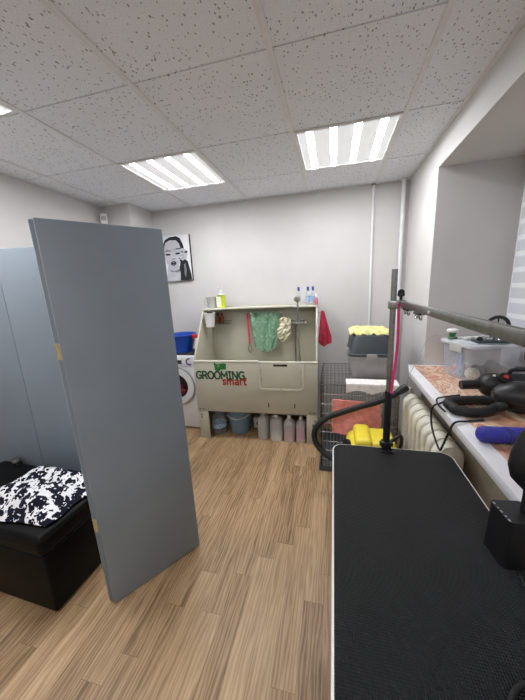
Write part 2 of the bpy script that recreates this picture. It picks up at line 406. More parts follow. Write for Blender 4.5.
# pipes and sensor on the walls
p = thing('wall_pipe', 'thin white pipe running down the back wall above the carrier', 'pipe', (.383, YB - .014, 0))
MB().tube([(0, 0, 0), (0, 0, CE)], .0125, 12).build('tube', M['pvc'], p)
MB().tube([(0, 0, CE - .012), (0, 0, CE)], .02, 12).build('collar', M['steel'], p)
p = thing('heating_pipe', 'thicker white pipe in the far right corner of the room', 'pipe', (.655, YB - .05, 0))
MB().tube([(0, 0, 0), (0, 0, CE)], .02, 14).build('tube', M['pvc'], p)
MB().lathe([(.034, CE - .012), (.034, CE), ], n=16).build('collar', M['pvc'], p)
s = thing('motion_sensor', 'small white motion sensor box high in the left corner', 'sensor', (-2.45, 2.83, 2.375), R(40))
MB().box((-.035, -.025, 0), (.035, .02, .1), .008).build('housing', M['white'], s)
MB().box((-.026, -.03, .03), (.026, -.02, .07), .006).build('lens', M['ltgrey'], s)
MB().box((-.015, .018, .03), (.015, .08, .06), .004).build('bracket', M['white'], s)

# ------------------------------------------------------------------ wall picture
pw, ph = .402, .537
t = thing('wall_picture', 'black and white portrait print of a woman on the back wall', 'picture', (-1.684 - pw, YB - .036, 1.741))
B((0, .002, 0), (pw, .035, ph), .002).build('canvas', M['ink'], t)
pm = MB(); lv = [0]
def U(q): 
    u = q[0] - 248 - (q[1] - 120) * .116; return (pw + u / 660, ph - (q[1] - 120) / 763)
def clipx(p): return (min(max(p[0], .001), pw - .001), min(max(p[1], .001), ph - .001))
def shape(poly, mi):
    lv[0] += 1; pm.mi = mi; pm.prism([clipx(U(q)) for q in poly], .002 - .0003 * lv[0], .002, 'y')
def ell(cx, cy, a, b, mi, rot=0, n=20):
    shape([(cx + a * math.cos(2 * PI * k / n) * math.cos(rot) - b * math.sin(2 * PI * k / n) * math.sin(rot), cy + a * math.cos(2 * PI * k / n) * math.sin(rot) + b * math.sin(2 * PI * k / n) * math.cos(rot)) for k in range(n)], mi)
shape([(-30, 120), (248, 120), (296, 525), (-30, 545)], 0)
shape([(22, 240), (20, 200), (38, 156), (78, 134), (140, 130), (172, 150), (198, 200), (214, 250), (200, 300), (60, 300)], 3)
shape([(70, 395), (66, 470), (40, 540), (215, 534), (196, 470), (192, 400), (120, 380)], 1)
shape([(70, 388), (92, 425), (130, 440), (178, 422), (200, 380), (200, 440), (150, 452), (95, 440)], 2)
shape([(34, 225), (42, 182), (80, 162), (138, 165), (165, 195), (182, 240), (190, 300), (186, 345), (166, 396), (130, 420), (98, 412), (62, 372), (42, 318), (34, 268)], 1)
shape([(183, 350), (225, 335), (248, 360), (266, 420), (284, 480), (290, 524), (188, 528), (186, 460), (176, 420)], 3)
shape([(215, 380), (228, 375), (240, 440), (236, 500), (222, 470)], 2)
shape([(168, 246), (200, 238), (236, 262), (244, 290), (236, 332), (205, 348), (182, 345), (196, 318), (170, 306), (188, 292), (158, 276)], 1)
for a, b in (((172, 262), (212, 282)), ((176, 300), (214, 300)), ((186, 330), (216, 316))):
    shape([(a[0], a[1]), (b[0], b[1] - 3), (b[0], b[1] + 4), (a[0], a[1] + 3)], 2)
ell(231, 275, 13, 9, 3); ell(196, 270, 7, 6, 3); ell(186, 344, 9, 7, 3); ell(174, 328, 6, 5, 3)
ell(70, 287, 24, 8, 3, .06); ell(158, 283, 22, 9, 3, -.1)
shape([(40, 262), (60, 247), (98, 254), (98, 260), (62, 256)], 3); shape([(126, 250), (150, 236), (184, 236), (182, 244), (150, 245)], 3)
ell(121, 329, 16, 4, 2); ell(122, 368, 24, 20, 3); ell(124, 360, 13, 4, 2); ell(122, 376, 12, 4, 2)
pm.build('portrait_print', [M['canvas'], M['skin'], M['shade'], M['ink']], t, smooth=False)

# ------------------------------------------------------------------ folding screens
def panel(parent, length, ang, ox, oy, hgt=1.908, th=.028):
    q = MB(); q.T = Matrix.Translation((ox, oy, 0)) @ Matrix.Rotation(ang, 4, 'Z')
    q.box((0, 0, .004), (length, th, hgt), .004); return q.build('panel', M['screen'], parent)
P0 = Vector((-1.113, .935)); P1 = Vector((-.823, 1.35)); d = (P1 - P0); L1 = d.length; A1 = math.atan2(d.y, d.x)
t = thing('folding_screen', 'large grey blue folding screen standing folded beside the black ottoman', 'screen', (P0.x, P0.y, 0), A1)
t.rotation_euler[1] = -.0065
panel(t, L1, 0, 0, 0)
panel(t, L1, 0, -.014, .034)
for z in (.485, 1.375):
    q = MB(); q.tube([(-.006, .030, z - .036), (-.006, .030, z + .036)], .006, 10); q.box((-.016, .0335, z - .036), (-.002, .036, z + .036)); q.box((-.003, .004, z - .036), (-.0005, .026, z + .036))
    q.build('hinge', M['brass'], t)
t2 = thing('folding_screen', 'grey blue folding screen standing behind the ottoman at the left wall', 'screen', (-2.0, 1.355, 0), 0)
panel(t2, .52, R(12), .004, 0)
panel(t2, .5, R(182.5), -.003, .030)
for z in (.42, 1.5): MB().tube([(0, .012, z - .04), (0, .012, z + .04)], .006, 10).build('hinge', M['brass'], t2)

# ------------------------------------------------------------------ ottoman, garment, rod
OX0, OX1, OY0, OY1, OH = -2.33, -1.355, .84, 1.315, .472
t = thing('storage_ottoman', 'black leatherette storage ottoman on the oak floor', 'ottoman', ((OX0 + OX1) / 2, (OY0 + OY1) / 2, 0), R(-2))
hx, hy = (OX1 - OX0) / 2, (OY1 - OY0) / 2
B((-hx + .008, -hy + .008, .012), (hx - .008, hy - .008, OH - .117), .012, 3).build('base', M['leather'], t)
q = MB(); q.box((-hx, -hy, OH - .115), (hx, hy, OH), .028, 4)
q.build('lid', M['leather'], t)
q = MB()
q.tube([(x, y, OH - .022) for x, y in rrect(-hx - .001, -hy - .001, hx + .001, hy + .001, .03)], .004, 6, closed=True); q.build('piping', M['leather'], t)
for x in (-hx + .05, hx - .05):
    for y in (-hy + .05, hy - .05): MB().lathe([(.018, 0), (.02, .013)], (x, y, 0), 12).build('foot', M['black'], t)
def garment(u, v):
    a = u * 2 - 1; b = v * 2 - 1
    x = -1.65 + a * (.285 + .035 * fbm(v * 3, 1.3)) + .05 * b; y = 1.075 + b * (.20 + .04 * fbm(u * 3, 7.1)) + .02 * a
    e = max(abs(a), abs(b)); dome = max(0, 1 - e ** 3)
    z = OH + .010 + dome * (.088 + .055 * fbm(u * 3.2, v * 2.6, 3) + .035 * fbm(u * 8, v * 8, 5) - .03 * abs(fbm(u * 5 - v * 4, v * 3, 11))) + .02 * abs(fbm(u * 7 + v * 5, v * 2, 8)) * (1 if e < .97 else .3)
    z = max(z, OH + .007)
    return (x, y, z)
q = MB(); q.sheet(garment, 48, 36, .006)
tag(q.build('floral_garment', M['floral'], smooth=True), 'crumpled black and white floral cloth lying on the ottoman', 'cloth')
t = thing('black_rod', 'black rod with a grey metal end lying on the ottoman at the left edge', 'rod', (-2.155, 1.295, OH + .0262))
MB().tube([(.0, 0, 0), (.10, -.34, .0)], .0235, 16).build('shaft', M['black'], t)
MB().lathe([(.0, -.012), (.018, -.012), (.025, -.008), (.025, .012), (.0235, .014)], n=16).build('end_cap', M['steel'], t, label='grey metal end cap')
t.children[1].rotation_euler = (PI / 2, 0, R(16)); t.children[1].location = (0, 0, 0)

# ------------------------------------------------------------------ dog bath
BR = R(2.6); BX, BY = -1.432, 2.616; BW, BD = 1.29, .60
bath = thing('dog_bath', 'beige dog grooming bath with green and red lettering at the back wall', 'bath', (BX, BY, 0), BR)
def bw(x, y, z):  # bath local -> room
    return (BX + x * math.cos(BR) - y * math.sin(BR), BY + x * math.sin(BR) + y * math.cos(BR), z)
q = MB(); q.box((0, 0, .325), (BW, .022, .872), .004); q.build('front_panel', M['tub'], bath)
q = MB(); q.box((0, -.004, .87), (.70, .03, .892), .005); q.box((.70, -.004, .866), (BW, .03, .882), .005); q.build('front_rim', M['tub_rim'], bath)
prof = [(.02, .325), (.02, .885), (.03, .925), (.365, 1.40), (BD, 1.40), (BD, .325)]
for x0 in (0, BW - .02): MB().prism(prof, x0, x0 + .02, 'x', .003).build('side_panel', M['tub'], bath)
B((.02, BD - .02, .325), (BW - .02, BD, 1.415), .002).build('back_panel', M['tub'], bath)
B((.02, .022, .46), (BW - .02, BD - .02, .49), .004).build('tub_floor', M['tub'], bath)
B((.02, .022, .325), (BW - .02, BD - .02, .345), .002).build('underside', M['tub'], bath)
sp = [(.0, BD), (.0, .35), (.17, .35), (.21, .362), (.235, .415), (.27, .435), (1.0, .435), (1.03, .42), (1.05, .362), (1.08, .35), (BW, .35), (BW, BD)]
MB().prism(sp, 1.385, 1.402, 'z', .003).build('shelf', M['tub_rim'], bath)
for x0 in (.005, BW - .115):
    for y0 in (.004, BD - .03): B((x0, y0, 0), (x0 + .11, y0 + .022, .33), .003).build('leg', M['tub'], bath)
    B((x0 + (.0 if x0 < .5 else .09), .026, .0), (x0 + (.02 if x0 < .5 else .11), BD - .03, .33), .003).build('leg_brace', M['tub'], bath)
# door with raised rim and slot
dx0, dx1, dz0, dz1 = .70, 1.155, .585, .864
dr = MB(); o_ = rrect(dx0, dz0, dx1, dz1 + .05, .05, 6); o_ = [p for p in o_ if p[1] <= dz1 + .001] ; 
def ucurve(off):
    r = .05 - off; a = []
    a.append((dx0 + off, dz1))
    for k in range(9): t_ = PI + PI / 2 * k / 8; a.append((dx0 + off + r + r * math.cos(t_), dz0 + off + r + r * math.sin(t_)))
    for k in range(9): t_ = -PI / 2 + PI / 2 * k / 8; a.append((dx1 - off - r + r * math.cos(t_), dz0 + off + r + r * math.sin(t_)))
    a.append((dx1 - off, dz1)); return a
dp = ucurve(.012)
door = MB().prism(dp, -.006, .0, 'y', .002).build('door', M['tub'], bath)
a, b = ucurve(0), ucurve(.018); q = MB(); n = len(a)
pts = [(x, -.011, z) for x, z in a] + [(x, -.011, z) for x, z in b] + [(x, 0.001, z) for x, z in a] + [(x, 0.001, z) for x, z in b]
fs = []
for i in range(n - 1): fs += [(i, i + 1, n + i + 1, n + i), (2 * n + i, 2 * n + i + 1, i + 1, i), (n + i, n + i + 1, 3 * n + i + 1, 3 * n + i)]
q.add(pts, fs); q.build('door_rim', M['tub_rim'], door)
q = MB(); q.box((.855, -.009, .838), (.995, -.004, .858), .004); q.build('door_slot', M['slot'], door)
for x, z in ((dx0 + .03, .7), (dx1 - .03, .78), (dx0 + .03, .80), (.93, .60), (dx1 - .03, .66)):
    MB().tube([(x, -.012, z), (x, -.004, z)], .006, 10).build('screw', M['steel'], door)
for x in (.79, 1.06): B((x - .005, -.003, .395), (x + .005, .003, .445), .002).build('strap_slot', M['slot'], bath)
for x, z in ((.035, .35), (.07, .35), (BW - .035, .35), (BW - .08, .35), (.04, .28), (.04, .25), (BW - .03, .26), (BW - .05, .22), (BW - .05, .2)):
    MB().tube([(x, -.003, z), (x, .006, z)], .007, 10).build('bolt', M['slot'], bath)
# lettering: bold strokes in letter boxes (width, strokes)
def arc(cx, cy, rx, ry, a0, a1, n=12): return [(cx + rx * math.cos(R(a0 + (a1 - a0) * k / n)), cy + ry * math.sin(R(a0 + (a1 - a0) * k / n))) for k in range(n + 1)]
GL = {'G': (.80, [arc(.46, .5, .38, .42, 48, 312) + [(.72, .20), (.72, .46), (.48, .46)]]),
 'R': (.76, [[(.12, .06), (.12, .94)], [(.12, .92)] + arc(.40, .70, .22, .22, 90, -90) + [(.12, .48)], [(.40, .48), (.68, .06)]]),
 'O': (.86, [arc(.43, .5, .36, .42, 0, 360, 24)]),
 'M': (.94, [[(.12, .06), (.12, .94), (.47, .34), (.82, .94), (.82, .06)]]),
 'I': (.50, [[(.25, .06), (.25, .94)], [(.08, .92), (.42, .92)], [(.08, .08), (.42, .08)]]),
 'N': (.84, [[(.12, .06), (.12, .94), (.72, .06), (.72, .94)]]),
 's': (.58, [arc(.29, .50, .20, .14, 20, 270, 10)[:0] + [(.48, .60), (.38, .66), (.22, .66), (.12, .55), (.22, .42), (.38, .36), (.46, .24), (.36, .10), (.2, .09), (.08, .16)]]),
 'm': (1.0, [[(.12, .06), (.12, .68)], [(.12, .5)] + arc(.30, .46, .18, .20, 150, 0, 6) + [(.48, .06)], [(.48, .46)] + arc(.67, .46, .19, .20, 150, 0, 6) + [(.86, .06)]]),
 'a': (.64, [[(.12, .62), (.3, .68), (.46, .62), (.50, .48), (.50, .06)], [(.5, .40), (.26, .40), (.12, .30), (.12, .16), (.26, .08), (.40, .10), (.5, .2)]]),
 'r': (.46, [[(.12, .06), (.12, .68)], [(.12, .46), (.22, .62), (.40, .66)]]),
 't': (.50, [[(.2, .92), (.2, .22), (.28, .10), (.42, .09)], [(.05, .64), (.42, .64)]])}
def letters(word, x, z, width, h, th, mat, name, parent):
    tot = sum(GL[c][0] for c in word); k = width / tot; q = MB(); cx = 0
    for ci, c in enumerate(word):
        y = -.0030 - .0001 * (ci % 2)
        for st_ in GL[c][1]:
            P = [(x + (cx + a) * k, z + b * h) for a, b in st_]
            for (a, b), (c2, d2) in zip(P, P[1:]):
                L = math.hypot(c2 - a, d2 - b) or 1e-6; nx, nz = -(d2 - b) / L * th / 2, (c2 - a) / L * th / 2; ex, ez = (c2 - a) / L * th * .22, (d2 - b) / L * th * .22
                q.prism([(a + nx - ex, b + nz - ez), (a - nx - ex, b - nz - ez), (c2 - nx + ex, d2 - nz + ez), (c2 + nx + ex, d2 + nz + ez)], y, .001, 'y')
        cx += GL[c][0]
    return q.build(name, mat, parent, smooth=False)
letters('GROOMING', .018, .690, .535, .092, .0165, M['dkgreen_ink'], 'lettering', bath)
letters('smart', .305, .628, .268, .088, .0155, M['red_ink'], 'lettering', bath)
MB().tube([(.563, -.004, .702), (.563, .002, .702)], .012, 12).build('dot', M['red_ink'], bath)
icon = [(.238, .792), (.272, .780), (.285, .782), (.292, .798), (.350, .800), (.358, .812), (.358, .856), (.343, .866), (.305, .860), (.272, .852), (.250, .862), (.236, .884), (.230, .864)]
MB().prism(icon, -.004, .002, 'y').build('emblem', M['green_ink'], bath)
MB().prism([(.270, .836), (.287, .842), (.276, .824)], -.0048, -.003, 'y').build('emblem_eye', M['tub_rim'], bath)
# bath fittings ---------------------------------------------------
YI = BD - .02                                     # inner face of the back panel
fa = thing('bath_mixer_tap', 'chrome shower mixer tap on the inner back of the dog bath', 'tap', bw(1.056, YI, 1.207), BR)
MB().tube([(-.07, -.05, 0), (.07, -.05, 0)], .018, 14).build('body', M['chrome'], fa)
for x in (-.06, .06):
    q = MB(); q.tube([(x, 0, 0), (x, -.05, 0)], .014, 12); q.tube([(x, -.001, 0), (x, -.01, 0)], .03, 16); q.build('wall_flange', M['chrome'], fa)
for x in (-.11, .11): MB().tube([(x, -.05, 0), (x * .6, -.05, 0)], .02, 14, rr=[.024, .02]).build('knob', M['chrome'], fa)
MB().tube([(0, -.05, .01), (0, -.05, .035), (0, -.075, .055)], .009, 10).build('lever', M['chrome'], fa)
sh = thing('shower_hose', 'chrome hand shower and hose hanging beside the mixer tap', 'shower', bw(1.085, .33, 1.40), BR)
MB().tube(smooth_path([(-.0, -.02, .02), (0, -.03, -.1), (.0, .0, -.3), (.01, .03, -.55), (.02, .05, -.8), (.0, .06, -.88)], 6), .0075, 8).build('hose', M['chrome'], sh)
MB().tube(smooth_path([(0, -.02, .0), (0, -.02, .05), (.0, -.05, .10)], 4), .012, 12).build('handle', M['chrome'], sh)
MB().tube([(0, -.045, .095), (0, -.075, .075)], .03, 16, rr=[.022, .034]).build('head', M['chrome'], sh)
MB().tube([(-.05, .22, -.21), (-.05, .22, -.9)], .007, 8).build('riser_pipe', M['steel'], sh)
ra = thing('towel_rail', 'chrome rail on the inner back of the dog bath', 'rail', bw(.449, YI, 1.318), BR)
MB().tube([(0, -.055, 0), (.44, -.055, 0)], .0085, 12).build('bar', M['chrome'], ra)
for x in (.01, .43): MB().tube([(x, 0, 0), (x, -.055, 0)], .007, 10).build('bracket', M['chrome'], ra)
def film(u, v):
    x = .075 + (.345 - .10 * v) * u + .09 * v * .5 + .012 * fbm(u * 6, v * 5, 1)
    return (x, -.075 - .012 * math.sin(u * 16 + v * 3) - .02 * v, .018 - .46 * v * (1 - .12 * (2 * u - 1) ** 2) + .006 * math.sin(u * 30))
f_ = tag(MB().sheet(film, 34, 30, .005).build('bath_mat', M['film']), 'translucent green bubbly rubber mat hanging over the rail in the bath', 'mat')
f_.location = bw(.449, YI, 1.318); f_.rotation_euler = (0, 0, BR)
le = thing('dog_leash', 'pinkish red leash hanging from the left end of the bath rail', 'leash', bw(.488, YI - .068, 1.318), BR)
q = MB()
q.sheet(lambda u, v: (-.012 + .024 * u + .012 * v, -.006 + .004 * math.sin(v * 7), .012 - .36 * v), 3, 16, .004); q.build('strap', M['pinkred'], le)
MB().tube(smooth_path([(.012, 0, -.345), (-.012, 0, -.40), (.005, 0, -.455), (.03, 0, -.42), (.012, 0, -.345)], 6), .006, 8).build('loop', M['steel'], le)
sc_ = MB()
for k in range(16):
    a = Vector((random.uniform(-.05, .05), random.uniform(-.02, .02), random.uniform(-.11, .1)))
    pts = [a + Vector((.032 * math.cos(t_ * PI / 5), .015 * math.sin(t_ * PI / 5 * 2), .04 * math.sin(t_ * PI / 5))) for t_ in range(10)]
    sc_.tube(pts, .013, 7, closed=True)
sc_.lathe([(0, -.10), (.035, -.08), (.045, -.02), (.05, .05), (.03, .10), (0, .12)], n=14, sy=.5)
o = tag(sc_.build('bath_scrubber', M['cream']), 'cream mesh bath scrubber hanging left of the mixer tap', 'scrubber'); o.location = bw(.912, YI - .10, 1.14)
# little wire rack with two bottles
rk = thing('wire_rack', 'small dark wire rack on the inner left of the bath', 'rack', bw(.05, YI, 1.215), BR)
q = MB(); 
for z in (0, .03): q.tube([(0, 0, z), (0, -.07, z), (.22, -.07, z), (.22, 0, z)], .003, 6)
for k in range(6): q.tube([(.02 + .036 * k, 0, 0), (.02 + .036 * k, -.07, 0), (.02 + .036 * k, -.07, .03)], .002, 5)
q.build('basket', M['slot'], rk)
def small_bottle(name, label, cat, x, y, z, r, h, body, cap, group=None, loc=None, caph=.025, neck=.4, labelmat=None, liq=None, liqh=0):
    t = thing(name, label, cat, loc or bw(x, y, z), BR, group)
    MB().lathe([(r * .9, 0), (r, .005), (r, h * .72), (r * .8, h * .8), (r * neck, h * .88), (r * neck, h)], n=18).build('bottle_body', body, t)
    MB().lathe([(r * neck * 1.3, h * .93), (r * neck * 1.3, h + caph), (r * neck, h + caph + .004)], n=14).build('cap', cap, t)
    if labelmat: MB().lathe([(r * 1.01, h * .2), (r * 1.01, h * .58)], n=18).build('label_sleeve', labelmat, t)
    if liq: MB().lathe([(r * .86, .004), (r * .92, .008), (r * .92, liqh), ], n=16).build('liquid', liq, t)
    return t
small_bottle('small_bottle', 'small red brown bottle on the wire rack, left of its twin', 'bottle', .11, YI - .037, 1.219, .022, .095, M['brown'], M['black'], 'small bottles on the wire rack')
small_bottle('small_bottle', 'small red brown bottle on the wire rack, right of its twin', 'bottle', .165, YI - .037, 1.219, .022, .09, M['brown'], M['red'], 'small bottles on the wire rack')
# hanging white cup of tools on the left side panel
cu = thing('hanging_cup', 'white plastic cup hooked inside the left side of the bath', 'cup', bw(.108, .30, 1.205), BR)
MB().lathe([(.0, .003), (.042, .003), (.045, 0), (.06, .15), (.066, .152), (.066, .157), (.056, .157), (.05, .04), (0, .03)], n=24).build('shell', M['white'], cu)
MB().tube([(-.05, 0, .15), (-.074, 0, .165), (-.078, 0, .10)], .005, 8).build('hook', M['white'], cu)
br_ = thing('black_brush', 'black grooming brush sticking out of the hanging cup', 'brush', bw(.108, .30, 1.24), BR)
MB().box((-.03, -.022, .08), (.035, .022, .14), .014, 3).build('brush_head', M['black'], br_); MB().tube([(0, 0, .0), (0, 0, .09)], .009, 8).build('handle', M['black'], br_)
MB().lathe([(0, .14), (.012, .141), (.013, .147), (0, .152)], (-.004, -.004, 0), 12).build('grey_button', M['ltgrey'], br_)
# shelf goods
SZ = 1.4025
t = thing('measuring_jug', 'white plastic jug on the left end of the bath shelf', 'jug', bw(.078, .48, SZ), BR)
MB().lathe([(0, .004), (.045, .0), (.048, .002), (.063, .125), (.066, .13), (.06, .13), (.045, .012), (0, .01)], n=22).build('shell', M['milky2'], t)
MB().tube(smooth_path([(-.06, 0, .115), (-.09, 0, .11), (-.088, 0, .05), (-.052, 0, .03)], 5), .006, 8).build('handle', M['milky2'], t)
t = thing('shampoo_bottle', 'lime yellow pump bottle beside the white jug on the shelf', 'bottle', bw(.192, .48, SZ), BR)
MB().rbox(-.05, .05, -.032, .032, 0, .145, .025).build('bottle_body', M['limeliq'], t)
MB().rbox(-.046, .012, -.0335, -.03, .01, .13, .001).build('label_sleeve', M['label'], t)
MB().lathe([(.046, .145), (.018, .175), (.018, .18)], n=16).build('shoulder', M['milky2'], t)
q = MB(); q.lathe([(.019, .18), (.019, .2), (.007, .202), (.007, .225), (.016, .226), (.016, .238)], n=14); q.tube([(0, 0, .232), (-.03, -.02, .228)], .006, 8); q.build('pump', M['white'], t)
for k, (x, lb) in enumerate(((1.085, 'clear bottle with a blue cap, leftmost of three on the bath shelf'), (1.185, 'clear blue-labelled bottle with a blue cap, middle of three on the shelf'), (1.238, 'clear blue-labelled bottle with a blue cap, right of three on the shelf'))):
    small_bottle('clear_bottle', lb, 'bottle', x, .48, SZ, .024, .165, M['clear'], M['bluecap'], 'blue-capped bottles on the bath shelf', labelmat=M['bluelabel'] if k else M['milky'])
small_bottle('pink_bottle', 'short pinkish bottle at the right end of the bath shelf', 'bottle', 1.274, .44, SZ, .02, .085, M['pinkliq'], M['white'])
def redcloth(u, v):
    w_ = .03 + .10 * min(1, v * 1.25); a = (u - .25) * w_
    z = -.37 * v * (1 - .22 * abs(u - .45) * v) 
    return (.012 + a + .015, -.02 + .022 * math.sin(u * 9 + v * 2) * min(1, .3 + v) - .02 * v, z)
o = tag(MB().sheet(redcloth, 20, 24, .006).build('red_cloth', M['redcloth']), 'crimson cloth hanging on the right outer side of the bath', 'cloth'); o.location = bw(BW + .014, .33, 1.345); o.rotation_euler = (0, 0, BR)
hk = tag(MB().tube(smooth_path([(-.008, 0, .0), (.02, 0, -.005), (.035, 0, .02)], 4), .004, 8).build('coat_hook', M['steel']), 'small hook on the right outer side of the bath', 'hook'); hk.location = bw(BW + .006, .33, 1.335)

# ------------------------------------------------------------------ under the bath
t = thing('water_jug', 'clear water bottle with a blue cap under the left end of the bath', 'bottle', (-1.275, 2.80, 0))
MB().lathe([(.075, 0), (.085, .01), (.085, .17), (.06, .215), (.024, .235), (.024, .25)], n=22).build('bottle_body', M['clear'], t)
MB().lathe([(.028, .248), (.028, .272)], n=14).build('cap', M['bluecap'], t)
MB().lathe([(.0855, .07), (.0855, .12)], n=22).build('label_sleeve', M['bluelabel'], t)
t = thing('bucket', 'grey blue plastic bucket under the middle of the bath', 'bucket', (-1.04, 2.86, 0))
MB().lathe([(0, .004), (.1, 0), (.104, .003), (.146, .27), (.157, .272), (.157, .292), (.142, .292), (.1, .012), (0, .01)], n=32).build('shell', M['bluebucket'], t)
q = MB(); q.tube([(.152 * math.cos(a), -.152 * math.sin(a) * .9 - .01, .262 - .06 * math.sin(a)) for a in [PI * k / 16 for k in range(17)]], .004, 8); q.build('handle', M['white'], t)
t = thing('small_box', 'small white box with a dark round front between bucket and canisters', 'box', (-.84, 2.93, 0))
MB().box((-.06, 0, 0), (.06, .1, .12), .006).build('housing', M['white'], t); MB().tube([(.01, .004, .065), (.01, -.012, .065)], .034, 20).build('round_front', M['laundry'], t)
def canister(label, x, y, w, dpt, h, shell, liq, lh, narrow):
    t = thing('canister', label, 'canister', (x, y, 0), R(random.uniform(-6, 6)), 'plastic canisters under the bath')
    q = MB(); k = 7; rings = [(1, .0), (1, .6 * h), (1, .72 * h), (.92, .8 * h), (.55 if narrow else .8, .9 * h), (.3, .96 * h), (.26, .965 * h), (.26, h)]
    R0 = rrect(-w / 2, -dpt / 2, w / 2, dpt / 2, min(w, dpt) * .3, 5); n = len(R0); pts = []; fs = []
    for sc, z in rings: pts += [(a * sc, b * sc, z) for a, b in R0]
    for i in range(len(rings) - 1): fs += [(i * n + j, i * n + (j + 1) % n, (i + 1) * n + (j + 1) % n, (i + 1) * n + j) for j in range(n)]
    fs += [tuple(range(n))[::-1], tuple(range((len(rings) - 1) * n, len(rings) * n))]
    q.add(pts, fs); q.build('shell', shell, t)
    MB().lathe([(w * .17, h * .95), (w * .17, h + .018), (w * .15, h + .022)], n=14).build('cap', M['white'], t)
    if not narrow: MB().tube(smooth_path([(-w * .3, 0, h * .86), (-w * .3, 0, h * 1.0), (w * .02 - .02, 0, h * 1.0)], 4), .008, 8).build('handle', shell, t)
    if liq: 
        r2 = rrect(-w / 2 + .004, -dpt / 2 + .004, w / 2 - .004, dpt / 2 - .004, min(w, dpt) * .28, 5); MB().prism(r2, .003, lh, 'z').build('liquid', liq, t)
    return t
canister('greyish plastic canister, leftmost of the four under the bath', -.735, 2.765, .11, .14, 0.265, M['milky2'], None, 0, False)
canister('white canister with cream liquid at its bottom under the bath', -.588, 2.745, .135, .14, 0.260, M['milky'], M['creamliq'], .05, False)
canister('white canister a third full of pink liquid under the bath', -.445, 2.735, .118, .12, 0.265, M['milky'], M['pinkliq'], .10, True)
canister('white canister nearly full of pink liquid, rightmost under the bath', -.325, 2.745, .10, .12, 0.254, M['milky'], M['pinkliq'], .15, True)

# ------------------------------------------------------------------ washing machine and basin
WX0, WX1, WY0, WY1, WH = -2.06, -1.49, 2.80, 3.15, .895
t = thing('washing_machine', 'white front-loading washing machine left of the dog bath', 'washing machine', ((WX0 + WX1) / 2, WY0, 0))
hw = (WX1 - WX0) / 2
MB().box((-hw, 0, .02), (hw, WY1 - WY0, WH), .008).build('cabinet', M['enamel'], t)
B((-hw + .01, -.004, .77), (hw - .01, .002, .885), .003).build('control_panel', M['enamel'], t)
B((.05, -.007, .80), (.10, -.002, .845), .002).build('display', M['slot'], t)
MB().tube([(-.1, -.003, .83), (-.1, -.03, .83)], .03, 18).build('dial', M['white'], t)
q = MB(); q.tube([(.195 + .036 * math.cos(a), -.006, .83 + .034 * math.sin(a)) for a in [2 * PI * k / 20 for k in range(4, 18)]], .007, 8); q.build('blue_mark', M['bluecap'], t)
dc = (.018, .54); 
def ringy(r0, r1, y0, y1):
    q = MB(); n = 40; pts = []
    for r, y in ((r0, y0), (r1, y0), (r1, y1), (r0, y1)): pts += [(dc[0] + r * math.cos(2 * PI * k / n), y, dc[1] + r * math.sin(2 * PI * k / n)) for k in range(n)]
    q.add(pts, [(i * n + k, i * n + (k + 1) % n, ((i + 1) % 4) * n + (k + 1) % n, ((i + 1) % 4) * n + k) for i in range(4) for k in range(n)]); return q
dd = ringy(.145, .215, -.03, .002).build('door', M['enamel'], t)
ringy(.215, .224, -.022, .002).build('door_trim', M['chrome'], dd)
q = MB(); q.tube([(dc[0], -.004, dc[1]), (dc[0], .001, dc[1])], .146, 36); q.build('drum_window', M['drum'], dd)
q = MB()
for k in range(7): q.lathe([(0, -.045), (.05, -.02), (.055, .01), (0, .045)], (dc[0] + .09 * math.cos(k * 2.4) * (k / 7), -.018, dc[1] - .03 + .08 * math.sin(k * 2.4) * (k / 7)), 12, sy=.22)
q.build('laundry', M['laundry'], dd)
for x in (-hw + .05, hw - .05): MB().lathe([(.02, 0), (.02, .025)], (x, .06, 0), 12).build('foot', M['black'], t)
tag(MB().box((-1.93, 2.83, WH), (-1.515, 3.12, WH + .016), .006).build('dark_mat', M['charcoal']), 'folded dark cloth on top of the washing machine', 'cloth')
t = thing('basin', 'blue plastic basin on top of the washing machine', 'basin', (-1.745, 2.96, WH + .017))
MB().lathe([(0, .004), (.11, 0), (.115, .003), (.165, .195), (.182, .2), (.182, .21), (.16, .21), (.108, .012), (0, .01)], n=36).build('shell', M['blue'], t)
t = thing('spray_bottle', 'white spray bottle with a red trigger between basin and bath', 'bottle', (-1.51, 2.89, WH + .017))
MB().lathe([(.026, 0), (.03, .006), (.03, .08), (.022, .11), (.013, .14), (.013, .175)], n=18).build('bottle_body', M['white'], t)
q = MB(); q.box((-.05, -.015, .175), (.03, .015, .215), .007); q.box((-.042, -.008, .14), (-.03, .008, .18), .003); q.build('trigger_head', M['red'], t)

# ------------------------------------------------------------------ wire cage, carrier, towels
CX0, CX1, CY0, CY1, CH = -.10, .505, 2.27, 2.93, .805
t = thing('wire_cage', 'wire dog cage standing between the bath and the radiator', 'cage', (CX0, CY0, 0))
W_, D_ = CX1 - CX0, CY1 - CY0
def grid(p0, du, dv, nu, nv, name, r=.0025):
    q = MB(); p0 = Vector(p0); du = Vector(du); dv = Vector(dv)
    for k in range(nu + 1): a = p0 + du * k / nu; q.tube([a, a + dv], r if 0 < k < nu else r * 1.9, 6)
    for k in range(nv + 1): a = p0 + dv * k / nv; q.tube([a, a + du], r * 1.35 if 0 < k < nv else r * 1.9, 6)
    q.build(name, M['zinc'], t)
grid((0, 0, .03), (W_, 0, 0), (0, 0, CH - .034), 22, 9, 'front_panel'); grid((0, D_, .03), (W_, 0, 0), (0, 0, CH - .034), 16, 7, 'back_panel')
grid((0, 0, .03), (0, D_, 0), (0, 0, CH - .034), 20, 9, 'side_panel'); grid((W_, 0, .03), (0, D_, 0), (0, 0, CH - .034), 20, 9, 'side_panel')
grid((0, 0, CH - .004), (W_, 0, 0), (0, D_, 0), 18, 8, 'top_panel')
